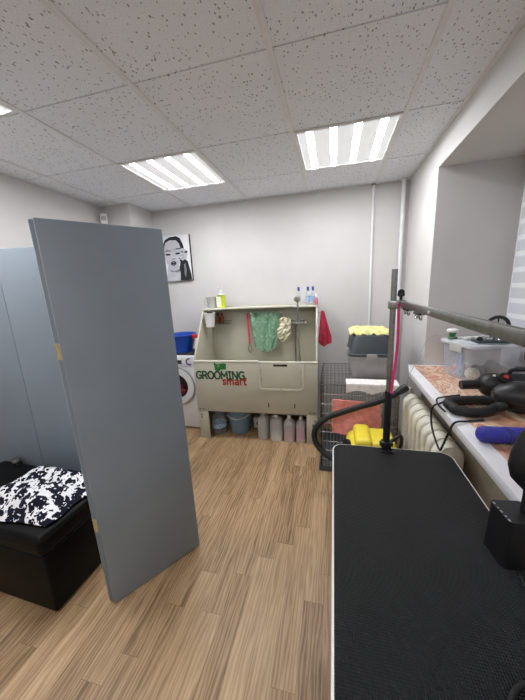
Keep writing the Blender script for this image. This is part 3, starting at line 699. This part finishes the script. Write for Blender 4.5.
q = MB(); q.box((-.012, -.012, 0), (W_ + .012, D_ + .012, .012), .003); 
for a, b in (((-.012, -.012), (W_ + .012, 0)), ((-.012, D_), (W_ + .012, D_ + .012)), ((-.012, 0), (0, D_)), ((W_, 0), (W_ + .012, D_))): q.box((a[0], a[1], .012), (b[0], b[1], .05))
q.build('tray', M['slate'], t)
q = MB(); q.tube([(.0, -.006, .45), (.07, -.006, .45)], .008, 8); q.tube([(.07, -.006, .45), (.07, -.006, .42)], .007, 8); q.build('latch', M['brown'], t)
q = MB(); q.box((-.004, -.003, .02), (.008, .006, CH), .002); q.build('corner_post', M['slot'], t)
def drape(label, name, mat, x0, x1, ytop, zt, ztop_front, yfront, zlow, wav, seed, top_len, thick=.01, scal=0):
    tot = top_len + (ztop_front - zlow)
    def fn(u, v):
        s_ = v * tot
        x = x0 + (x1 - x0) * u
        if s_ < top_len: return (x, yfront + (top_len - s_) + .004, zt + .004 * fbm(u * 4, v * 6, seed))
        h = (s_ - top_len); e = scal * abs(math.sin(u * PI * 2.0)) * (h / max(1e-6, tot - top_len))
        return (x + .006 * fbm(u * 5, v * 3, seed), yfront - .009 - wav * (.5 + .5 * math.sin(u * 11 + seed + v * 2)) * min(1, h * 5), zt - h + e)
    return tag(MB().sheet(fn, 30, 26, thick).build(name, mat), label, 'towel')
drape('white towel folded over the top front edge of the wire cage', 'white_towel', M['whitecloth'], .105, .50, 0, CH + .012, CH + .0, CY0, .722, .010, 2.0, .10, .014, .03)
def coral(u, v):
    x = -.005 + .375 * u + .012 * fbm(v * 3, 2.2); z = .672 - .015 * u - (.285 + .02 * u) * v
    return (x, CY0 - .014 - .008 * (1 + math.sin(u * 9 + v * 5)) * v - .004 * fbm(u * 9, v * 9), z)
t_ = thing('coral_towel', 'coral terry towel hanging on the front of the wire cage', 'towel', (0, 0, 0))
MB().sheet(coral, 26, 22, .012).build('cloth', M['coral'], t_)
MB().tube([(.0, CY0 - .012, .674), (.37, CY0 - .012, .659)], .009, 8).build('folded_edge', M['coral'], t_)
# carrier
t = thing('pet_carrier', 'slate and light grey plastic pet carrier on top of the wire cage', 'carrier', (.305, 2.40, CH + .004)); t.scale = (1, 1, 1.12)
def loft(rings, name, mat, parent):
    q = MB(); pts = []; n = len(rings[0][0]); fs = []
    for ring, z in rings: pts += [(a, b, z) for a, b in ring]
    for i in range(len(rings) - 1): fs += [(i * n + j, i * n + (j + 1) % n, (i + 1) * n + (j + 1) % n, (i + 1) * n + j) for j in range(n)]
    fs += [tuple(range(n))[::-1], tuple(range((len(rings) - 1) * n, len(rings) * n))]; q.add(pts, fs); return q.build(name, mat, parent)
def rr_(w, d, r=.05, cy=.25): return rrect(-w / 2, cy - d / 2, w / 2, cy + d / 2, r, 5)
loft([(rr_(.285, .44), 0), (rr_(.30, .455), .008), (rr_(.335, .49), .155), (rr_(.345, .50), .16), (rr_(.345, .50), .175)], 'lower_shell', M['ltgrey'], t)
loft([(rr_(.35, .505), .1755), (rr_(.35, .505), .195), (rr_(.335, .49), .198), (rr_(.315, .46, .06), .275), (rr_(.285, .42, .06), .325), (rr_(.25, .38, .06), .335)], 'upper_shell', M['slate'], t)
MB().box((-.035, -.016, .14), (.045, .0, .198), .005).build('latch', M['ltgrey'], t)
for x in (-.178, .178): MB().box((x - .006, .18, .14), (x + .006, .24, .205), .003).build('side_clip', M['ltgrey'], t)
q = MB(); q.tube(smooth_path([(-.07, .25, .333), (-.05, .25, .345), (.05, .25, .345), (.07, .25, .333)], 5), .009, 8); q.build('handle', M['slate'], t)
def ycloth(u, v):
    x = .305 - .165 + .335 * u + .01 * fbm(v * 4, 1); y = 2.455 + .36 * v + .01 * fbm(u * 4, 5)
    e = max(abs(2 * u - 1), abs(2 * v - 1))
    z = CH + .402 + .016 * abs(fbm(u * 5, v * 4, 2)) + .010 * fbm(u * 12, v * 9, 4) - .045 * max(0, e - .75) / .25 * (.6 + .6 * fbm(u * 8, v * 8, 9))
    return (x, y, z)
tag(MB().sheet(ycloth, 30, 26, .008).build('yellow_cloth', M['yellowcloth']), 'yellow cloth spread on top of the pet carrier', 'cloth')

# ------------------------------------------------------------------ vacuum cleaner
t = thing('vacuum_cleaner', 'yellow and black vacuum cleaner behind the far end of the table', 'vacuum cleaner', (.265, 1.97, 0))
MB().lathe([(.13, .06), (.165, .075), (.17, .10), (.165, .36), (.15, .38)], n=28).build('drum', M['black'], t)
q = MB(); q.box((-.165, -.165, .35), (.165, .15, .515), .06, 5); q.box((-.115, -.145, .47), (.0, .12, .568), .03, 4); q.box((-.02, -.135, .46), (.15, .11, .545), .025, 4); q.build('motor_head', M['yellow'], t)
q = MB(); q.tube(smooth_path([(.10, -.11, .545), (.16, -.10, .595), (.19, -.06, .57), (.20, -.02, .50), (.19, .0, .40)], 6), .012, 10); q.build('cable_hook', M['black'], t)
MB().tube([(.06, -.155, .515), (.06, -.172, .525)], .024, 16).build('switch_knob', M['black'], t)
MB().tube([(-.155, -.08, .50), (-.18, -.09, .51)], .03, 16).build('latch', M['black'], t)
for k in range(4):
    a = PI / 4 + k * PI / 2; x, y = .15 * math.cos(a), .15 * math.sin(a)
    q = MB(); q.tube([(x, y, .075), (x * 1.1, y * 1.1, .04)], .022, 10); q.tube([(x * 1.1 - .012, y * 1.1, .03), (x * 1.1 + .012, y * 1.1, .03)], .03, 16); q.build('castor', M['black'], t)
hp = smooth_path([(.50, 2.15, .825), (.42, 2.14, .775), (.32, 2.13, .725), (.2, 2.12, .685), (.08, 2.10, .645), (-.03, 2.09, .60), (-.105, 2.08, .54), (-.14, 2.07, .46), (-.12, 2.05, .38), (-.05, 2.02, .32), (.05, 1.98, .29), (.11, 1.98, .28)], 8)
hp = [p - Vector((.265, 1.97, 0)) for p in hp]
q = MB(); q.tube(hp, .022, 12, rr=[.0215 + .0022 * (i % 2) for i in range(len(hp))]); q.build('hose', M['black_soft'], t, label='black ribbed suction hose')
q = MB(); q.tube([(.262, .185, .847), (.24, .18, .832), (.205, .175, .806)], .03, 14, rr=[.026, .03, .026]); q.build('hose_nozzle', M['black'], t)

# ------------------------------------------------------------------ radiator
t = thing('radiator', 'cream cast-iron radiator under the window sill', 'radiator', (.60, 2.24, 0))
def section(k):
    y = -k * .098; q = MB()
    for x in (-.05, .0, .05): q.rbox(x - .02, x + .02, y - .036, y + .036, .17, .68, .018)
    q.tube([(0, y - .042, .70), (0, y + .042, .70)], .05, 18, rr=[.048, .048]); q.tube([(0, y - .042, .17), (0, y + .042, .17)], .045, 18)
    pr = []
    for i in range(13):
        a = PI * i / 12; pr.append((.072 * math.cos(a), .68 + .07 * math.sin(a)))
    q.prism([(-.072, .62)] + [(.072, .62)] + pr, y - .037, y + .037, 'y', .016, 3)
    q.prism([(-.068, .13), (.068, .13), (.068, .22), (-.068, .22)], y - .037, y + .037, 'y', .014, 2)
    return q.build('section', M['radiator'], t)
for k in range(8): section(k)
for y in (0, -.686):
    q = MB(); q.box((-.05, y - .02, 0), (.05, y + .02, .14), .01); q.build('foot', M['radiator'], t)
MB().tube(smooth_path([(0, .04, .70), (0, .085, .70), (0, .10, .72), (0, .10, .78)], 4), .013, 10).build('feed_pipe', M['radiator'], t)

# ------------------------------------------------------------------ grooming table with arm
TX0, TX1, TY0, TY1, TZ = 0.0, .542, .15, 1.372, .8
t = thing('grooming_table', 'black ribbed-top grooming table with a white edge in the foreground', 'table', (TX0, TY0, 0))
w_, d_ = TX1 - TX0, TY1 - TY0
MB().prism(rrect(0, 0, w_, d_, .055, 8), TZ - .038, TZ - .0015, 'z', .004).build('edge_band', M['white'], t, label='white rounded edge band')
MB().prism(rrect(.0065, .0065, w_ - .0065, d_ - .0065, .05, 8), TZ - .02, TZ, 'z', .002).build('rubber_top', M['mat'], t)
B((.03, .03, TZ - .045), (w_ - .03, d_ - .03, TZ - .036)).build('underside', M['black'], t)
q = MB()
for x in (.09, w_ - .09):
    q.box((x - .02, .08, .02), (x + .02, d_ - .08, .06), .004); 
q.box((.09, .12, .02), (w_ - .09, .16, .06), .004); q.box((.09, d_ - .16, .02), (w_ - .09, d_ - .12, .06), .004); q.build('base_frame', M['black'], t)
for x in (.10, w_ - .10):
    q = MB(); q.tube([(x, .14, .05), (x, d_ - .14, TZ - .05)], .018, 8); q.build('scissor_arm', M['black'], t)
    q = MB(); q.tube([(x + .03, d_ - .14, .05), (x + .03, .14, TZ - .05)], .018, 8); q.build('scissor_arm', M['black'], t)
for x in (.09, w_ - .09):
    for y in (.1, d_ - .1): MB().lathe([(.028, 0), (.03, .008), (.02, .022)], (x, y, 0), 14).build('foot', M['black_soft'], t)
def AM():
    q = MB(); q.T = Matrix.Translation((.256, 1.212, TZ)); return q
for k, y in enumerate((0, -1.185)):
    sg = 1 if k == 0 else -1
    ar = AM().tube([(0, y, .03), (0, y, .855)], .0128, 16).build('upright_pole', M['steel'], t)
    AM().tube([(0, y, .02), (0, y, .30)], .0165, 16).build('pole_sleeve', M['black'], ar)
    q = AM(); q.box((-.03, y - .045 * sg, .001), (.03, y - .012 * sg, .007)); q.box((-.022, y - .02, .0005), (.022, y + .022, .04), .006)
    q.tube([(-.03, y, .025), (.03, y, .025)], .012, 10); q.box((-.02, y + sg * .012, -.07), (.02, y + sg * .03, .03), .004); q.box((-.02, y - sg * .03, -.07), (.02, y + sg * .03, -.055), .003); q.build('table_clamp', M['black'], ar)
    q = AM(); q.box((-.02, y - .02, .685), (.05, y + .02, .722), .004); q.build('bar_clamp', M['steel'], ar)
    q = AM(); q.tube([(.03, y, .722), (.03, y, .742)], .006, 8); q.lathe([(.006, .735), (.016, .742), (.013, .762), (.006, .769), (0, .770)], (.03, y, 0), 12); q.build('clamp_knob', M['black'], ar)
ar = AM().box((.026, -1.215, .693), (.038, -.008, .720), .003).build('crossbar', M['steel'], t, label='steel crossbar of the grooming arm')
for y in (-.085, -.25):
    for dy in (0, -.05):
        q = AM(); q.tube([(.032, y + dy + .016 * math.cos(a), .684 + .014 * math.sin(a)) for a in [2 * PI * k / 14 for k in range(14)]], .0028, 6, closed=True); q.build('wire_loop', M['chrome'], ar)
    AM().box((.022, y - .06, .686), (.042, y + .01, .6935), .002).build('loop_rail', M['slot'], ar)
AM().tube([(.024, -.415, .706), (.02, -.415, .706)], .005, 10).build('rivet', M['white'], ar)
q = AM(); q.tube([(.032, -.86, .698), (.032, -.86, .676)], .004, 8); q.tube(smooth_path([(.032, -.86, .676), (.032, -.88, .666), (.032, -.895, .686)], 4), .004, 8); q.build('side_hook', M['black'], ar)
le = thing('pink_leash', 'bright pink leash strap hanging from the crossbar along the pole', 'leash', (.273, 1.335, 0))
q = MB(); q.sheet(lambda u, v: (-.0055 + .011 * u + .006 * math.sin(v * 4) - .006 * v, .002 * math.sin(v * 9), 1.508 - .41 * v), 3, 24, .003); q.build('strap', M['pink'], le)
q = MB(); q.tube([(0.002 + .008 * math.cos(a), 0, 1.50 + .016 * math.sin(a)) for a in [2 * PI * k / 12 for k in range(12)]], .0022, 6, closed=True); q.build('ring', M['chrome'], le)

# ------------------------------------------------------------------ clipper in base, table cord
stand_ = t = thing('clipper_stand', 'black block-shaped charging base on the right edge of the table', 'charger', (.502, .825, TZ))
q = MB(); q.T = Matrix.Rotation(R(6), 4, 'Z'); q.rbox(-.043, .05, -.045, .05, .001, .15, .014, 5, .93); q.build('body', M['black'], t)
for k in range(5): 
    q = MB(); q.T = Matrix.Rotation(R(6), 4, 'Z'); q.box((-.037, .028 - .016 * k, .1502), (-.033, .036 - .016 * k - (k % 2) * .003, .1508)); q.build('pale_mark', M['txt'], t)
t = thing('clipper_handset', 'black rounded handset standing upright in the black charging base', 'handset', (.528, .83, TZ + .15))
MB().lathe([(.012, -.002), (.013, .01), (.012, .05), (.013, .07), (.028, .085), (.046, .105), (.055, .14), (.053, .175), (.042, .225), (.026, .265), (.012, .285), (0, .29)], n=28, sx=1.0, sy=.75).build('body', M['black'], t)
MB().box((-.010, -.043, .125), (.010, -.037, .155), .002).build('switch', M['black_soft'], t)
cd = MB(); cd.T = Matrix.Translation(-stand_.location)
cd.tube(smooth_path([(.495, .752, .812), (.493, .72, .807), (.50, .64, .806), (.49, .55, .806), (.44, .515, .806), (.385, .515, .806), (.34, .485, .806), (.315, .42, .806), (.305, .30, .806), (.30, .18, .806)], 8), .0055, 10)
cd.build('power_cord', M['black_soft'], stand_)

# ------------------------------------------------------------------ things on the sill
SI = .9318
t = thing('storage_box', 'large clear plastic storage box with a lid on the window sill', 'box', (.850, 1.99, SI), R(17))
bw_, bd_, bh_ = .35, .30, .242
def shell(w, d, h, th, name, mat, parent):
    q = MB(); o1 = rrect(.02, .015, w - .02, d - .015, .03, 5); o2 = rrect(0, 0, w, d, .035, 5)
    n = len(o1); pts = [(x, y, 0) for x, y in o1] + [(x, y, h) for x, y in o2]
    c0 = (w / 2, d / 2); i1 = [(c0[0] + (x - c0[0]) * .97, c0[1] + (y - c0[1]) * .97) for x, y in o1]; i2 = [(c0[0] + (x - c0[0]) * .98, c0[1] + (y - c0[1]) * .98) for x, y in o2]
    pts += [(x, y, h) for x, y in i2] + [(x, y, th) for x, y in i1]
    fs = [tuple(range(n))[::-1], tuple(range(3 * n, 4 * n))]
    for k in range(3): fs += [(k * n + i, k * n + (i + 1) % n, (k + 1) * n + (i + 1) % n, (k + 1) * n + i) for i in range(n)]
    q.add(pts, fs); return q.build(name, mat, parent)
shell(bw_, bd_, bh_, .003, 'bin', M['clear'], t)
q = MB(); q.prism(rrect(-.012, -.012, bw_ + .012, bd_ + .012, .04, 6), bh_ - .012, bh_ + .012, 'z', .006, 3); q.prism(rrect(.02, .02, bw_ - .02, bd_ - .02, .03, 6), bh_ + .0115, bh_ + .02, 'z', .004); q.build('lid', clearish('frosted lid', (218, 222, 226), .72, .4), t)
q = MB(); q.box((-.014, .08, bh_ - .05), (-.006, .19, bh_ + .008), .003); q.build('lid_clip', M['milky2'], t)
LZ = SI + bh_ + .0205
def inbox(x, y, z): a = R(17); return (.850 + x * math.cos(a) - y * math.sin(a), 1.99 + x * math.sin(a) + y * math.cos(a), z)
def blob(name, label, cat, mat, c, r, sz, seed):
    q = MB(); n = 18; m_ = 12; pts = []
    for i in range(m_ + 1):
        th = PI * i / m_
        for k in range(n):
            a = 2 * PI * k / n; d3 = Vector((math.sin(th) * math.cos(a), math.sin(th) * math.sin(a), math.cos(th))); rr = r * (1 + .25 * fbm(d3.x * 1.8 + seed, d3.y * 1.8, d3.z * 1.8))
            pts.append((d3.x * rr, d3.y * rr, sz * r + d3.z * rr * sz))
    fs = [(i * n + k, (i + 1) * n + k, (i + 1) * n + (k + 1) % n, i * n + (k + 1) % n) for i in range(m_) for k in range(n)]
    vs, _ = q.add(pts, fs); bmesh.ops.remove_doubles(q.bm, verts=vs, dist=1e-5); o = q.build(name, mat); o.location = c; return tag(o, label, cat)
blob('pink_plush', 'pinkish soft bundle inside the left end of the clear box', 'soft bundle', M['pinkstuff'], inbox(.10, .21, SI + .01), .05, .8, 1)
blob('white_ball', 'white fluffy ball inside the clear box', 'ball', M['cream'], inbox(.075, .075, SI + .01), .042, .9, 5)
blob('dark_bundle', 'dark soft bundle inside the clear box', 'soft bundle', M['charcoal'], inbox(.175, .15, SI + .01), .045, .8, 9)
blob('grey_bundle', 'pale grey soft bundle in the right part of the clear box', 'soft bundle', M['ltgrey'], inbox(.275, .15, SI + .012), .048, 1.0, 13)
tag(MB().box((0, 0, 0), (.02, .10, .16), .006).build('blue_packet', M['bluelabel']), 'pale blue packet at the left end inside the clear box', 'packet').location = inbox(.036, .13, SI + .012)
# on the lid
t = thing('thread_spool', 'green and white spool on the far left corner of the box lid', 'spool', inbox(.035, .235, LZ))
MB().lathe([(.03, 0), (.032, .006), (.03, .01), (.018, .012)], n=20).build('lower_flange', M['green_ink'], t)
MB().lathe([(.017, .012), (.02, .03), (.026, .045)], n=20).build('thread', M['green_ink'], t)
MB().lathe([(.036, .046), (.038, .05), (.036, .062), (.03, .066)], n=20).build('upper_flange', M['white'], t)
t = thing('dark_tray', 'flat dark grey tray of trinkets on the box lid', 'tray', inbox(.05, .025, LZ), R(6))
MB().box((0, 0, 0), (.20, .085, .014), .005).build('tray_body', M['slate'], t)
MB().tube([(.195, .03, .012), (.25, .02, .016)], .004, 8).build('handle', M['slot'], t)
for k in range(7):
    a = R(6); bx = .02 + .026 * k; by = .03 + .022 * (k % 2); o0 = inbox(.05, .025, LZ + .0145)
    q = MB(); r0 = .013 + .003 * (k % 3)
    q.tube([(r0 * math.cos(x), r0 * math.sin(x), .012 + .009 * math.sin(x * 2 + k)) for x in [2 * PI * j / 14 for j in range(14)]], .0045, 7, closed=True)
    if k % 3 == 0: q.lathe([(0, .002), (.011, .004), (.013, .014), (.007, .024), (0, .028)], n=12)
    o = tag(q.build('metal_clip', M['chrome'] if k % 3 else M['slot']), 'small shiny metal trinket in the heap on the dark tray', 'trinket', 'metal trinkets on the tray'); o.location = (o0[0] + bx, o0[1] + by, o0[2]); o.rotation_euler = (0, 0, k)
for k in range(4):
    q = MB(); q.lathe([(0, 0), (.02, .001), (.023, .012), (.015, .02), (0, .022)], n=16); q.tube([(.018, 0, .01), (.04, .01, .006)], .004, 7)
    o = tag(q.build('white_trinket', M['milky2']), ('small white trinket on the box lid beside the green spool', 'small white trinket on the box lid, second from the spool', 'small white trinket on the box lid behind the dark tray', 'small white trinket on the box lid, farthest from the spool')[k], 'trinket', 'white trinkets on the lid'); o.location = inbox(.075 + .045 * k, .15 + .02 * (k % 2), LZ); o.rotation_euler = (0, 0, k * 1.3)
t = thing('black_ring', 'black ring standing upright on the back of the box lid', 'ring', inbox(.30, .17, LZ))
MB().tube([(.065 * math.cos(a), 0, .078 + .065 * math.sin(a)) for a in [2 * PI * k / 28 for k in range(28)]], .0115, 12, closed=True).build('ring_body', M['black'], t)
MB().tube([(0, .006, .078), (0, -.006, .078)], .026, 20).build('hub', M['milky2'], t)
for k in range(3): 
    a = PI / 2 + k * 2 * PI / 3; MB().tube([(.02 * math.cos(a), 0,   .078 + .02 * math.sin(a)), (.063 * math.cos(a), 0, .078 + .063 * math.sin(a))], .005, 8).build('spoke', M['black'], t)
o = MB().tube(smooth_path([inbox(.03, .20, LZ + .012), inbox(.005, .23, LZ + .008), (.72, 2.31, LZ + .002), (.66, 2.29, 1.13), (.62, 2.245, 1.05), (.575, 2.23, .96), (.552, 2.23, .92), (.55, 2.24, .84), (.552, 2.25, .78)], 8), .0022, 6).build('thin_wire', M['ltgrey'])
tag(o, 'thin grey wire running from the spool down over the sill end', 'wire')
# dryers
def along(p0, p1):
    p0, p1 = Vector(p0), Vector(p1); d = (p1 - p0); q = d.to_track_quat('Z', 'Y').to_matrix().to_4x4(); q.translation = p0; return q, d.length
def lathe_along(prof, p0, p1, n=24):
    q = MB(); q.T, L = along(p0, p1); q.lathe(prof, n=n); return q
dryer_ = t = thing('pet_dryer', 'black pet dryer with a red button lying beside the clear box', 'dryer', (.80, 1.80, SI))
MB().tube([(-.075, -.005, .063), (.03, .0, .07)], .027, 20, rr=[.026, .027]).build('nozzle', M['black'], t)
q = lathe_along([(.03, -.005), (.05, .01), (.062, .03), (.068, .06), (.068, .30), (.06, .325), (0, .33)], (.02, 0, .07), (.36, -.02, .07)); q.build('body', M['black'], t)
MB().tube([(.115, -.045, .12), (.115, -.06, .134)], .028, 20, rr=[.032, .03]).build('control_ring', M['black_soft'], t)
MB().tube([(.115, -.06, .134), (.115, -.064, .139)], .012, 14).build('red_button', M['red'], t)
MB().lathe([(0, 0), (.008, .002), (.006, .009), (0, .011)], (.075, -.03, .128), 10).build('white_knob', M['white'], t)
q = MB(); q.tube(smooth_path([(.16, 0, .137), (.17, 0, .158), (.25, -.005, .163), (.33, -.01, .155), (.335, -.01, .136)], 5), .011, 10); q.build('handle', M['black'], t)
for k in range(9): MB().tube([(.20 + .012 * k, -.02, .165), (.20 + .012 * k, .03, .170)], .003, 6).build('vent_fin', M['black_soft'], t)
blower_ = t = thing('blower', 'black and navy blower with a looped hose lying on the sill', 'blower', (.815, 1.57, SI))
st = [(-.21, -.04), (-.225, .0), (-.205, .045), (-.15, .068), (-.05, .085), (.02, .075), (.02, .02), (-.03, -.02), (-.08, -.065), (-.15, -.085), (-.195, -.07)]
hp = smooth_path([(x, y, .028) for x, y in st[5::-1]] + [(-.222, -.055, .028)] + [(x, y, .028) for x, y in st[-1:6:-1]] + [(.02, -.02, .05)], 6)
q = MB(); q.tube(hp, .024, 12, rr=[.0235 + .002 * (i % 2) for i in range(len(hp))]); q.build('hose', M['black_soft'], t, label='black ribbed looped hose')
q = lathe_along([(.028, -.02), (.05, 0), (.066, .04), (.078, .07), (.08, .14)], (.0, .03, .083), (.36, -.05, .083)); q.build('motor_body', M['black'], t)
q = lathe_along([(.0785, .14), (.0785, .34), (.06, .36), (0, .362)], (.0, .03, .083), (.36, -.05, .083)); q.build('rear_body', M['navy'], t, label='navy blue rear half')
for k in range(5): MB().box((.08 + .015 * k, -.063 - .002 * k, .07), (.087 + .015 * k, -.055 - .002 * k, .10), .002).build('vent_fin', M['black_soft'], t)
MB().tube([(.135, -.073, .115), (.135, -.081, .12)], .008, 10).build('button', M['ltgrey'], t)
t = thing('blue_roller', 'blue dotted cylinder lying on the sill nearest the table', 'roller', (.585, 1.25, SI + .0345))
q = lathe_along([(0, -.004), (.018, .0), (.029, .008), (.034, .024), (.034, .21), (.03, .22), (0, .222)], (0, 0, 0), (.2, .012, 0)); q.build('sleeve', M['bluerubber'], t)
q = lathe_along([(.0345, .10), (.035, .102), (.035, .108), (.0345, .11)], (0, 0, 0), (.2, .012, 0)); q.build('seam_band', M['navy'], t)
def cord(name, par, pts, r=.005):
    q = MB(); q.T = Matrix.Translation(-par.location); q.tube(smooth_path(pts, 8), r, 8); return q.build(name, M['black_soft'], par)
cord('power_cord', dryer_,  [(.93, 1.70, .96), (.86, 1.735, .942), (.76, 1.76, .938), (.64, 1.70, .938), (.575, 1.64, .938), (.546, 1.645, .92), (.54, 1.66, .87), (.535, 1.61, .80), (.53, 1.475, .755), (.533, 1.44, .80), (.538, 1.40, .89), (.56, 1.405, .938), (.62, 1.43, .938), (.70, 1.455, .938)])
cord('power_cord', blower_,  [(.90, 1.14, .938), (.80, 1.13, .938), (.70, 1.15, .938), (.655, 1.12, .938), (.66, 1.04, .938), (.72, .95, .938), (.80, .88, .938)])
cord('strap_cord', blower_,  [(.56, 1.53, .938), (.552, 1.61, .945), (.575, 1.69, .945), (.64, 1.745, .938), (.72, 1.78, .938)])

# small fittings belong to the part that carries them
NEST = {'storage_box': {'lid': ['lid_clip']}, 'wire_cage': {'front_panel': ['latch']}, 'storage_ottoman': {'lid': ['piping']},
        'pet_dryer': {'control_ring': ['red_button', 'white_knob'], 'body': ['vent_fin', 'handle']}, 'blower': {'motor_body': ['vent_fin', 'button']},
        'pet_carrier': {'upper_shell': ['handle', 'side_clip']}, 'dog_bath': {'front_panel': ['lettering', 'dot', 'strap_slot']},
        'vacuum_cleaner': {'motor_head': ['switch_knob', 'latch']}, 'washing_machine': {'control_panel': ['display', 'dial', 'blue_mark']},
        'ceiling_light': {'diffuser': ['light_strip']}, 'folding_screen': {'panel': ['hinge']}, 'clipper_stand': {'body': ['pale_mark']},
        'clipper_handset': {'body': ['switch']}, 'bath_mixer_tap': {'body': ['knob', 'lever']}, 'shower_hose': {'handle': ['head']}}
st0 = lambda n: n.split('.')[0]
for root in [o for o in SC.objects if not o.parent and st0(o.name) in NEST]:
    kids = list(root.children)
    for host, subs in NEST[st0(root.name)].items():
        h = next(k for k in kids if st0(k.name) == host)
        for k in kids:
            if st0(k.name) in subs: k.parent = h
# ------------------------------------------------------------------ world, camera, colour management
wd = bpy.data.worlds.new('World'); SC.world = wd; wd.use_nodes = True
bg = wd.node_tree.nodes['Background']; bg.inputs[0].default_value = (.80, .85, .95, 1); bg.inputs[1].default_value = .9
cam = bpy.data.cameras.new('Camera'); co = bpy.data.objects.new('Camera', cam); COL.objects.link(co)
yaw, pit, rol = .2511, .2145, .0475
cy, sy, cp, sp_, cr, sr = math.cos(yaw), math.sin(yaw), math.cos(pit), math.sin(pit), math.cos(rol), math.sin(rol)
fwd = Vector((-sy * cp, cy * cp, -sp_)); right = Vector((cy, sy, 0)); down = fwd.cross(right)
r2 = right * cr + down * sr; d2 = down * cr - right * sr
Mx = Matrix((r2, -d2, -fwd)).transposed().to_4x4(); Mx.translation = (0, 0, 1.6); co.matrix_world = Mx
cam.sensor_fit = 'VERTICAL'; cam.sensor_height = 36; cam.sensor_width = 27; cam.lens = 282.3 / 700 * 36; cam.clip_start = .02
SC.camera = co
SC.view_settings.view_transform = 'Standard'; SC.view_settings.look = 'None'; SC.view_settings.exposure = -.06; SC.view_settings.gamma = 1
SC.view_settings.use_curve_mapping = False
SC.cycles.use_denoising = True; SC.cycles.max_bounces = 8; SC.cycles.diffuse_bounces = 5; SC.cycles.transparent_max_bounces = 16
SC.cycles.caustics_reflective = False; SC.cycles.caustics_refractive = False; SC.cycles.sample_clamp_indirect = 6
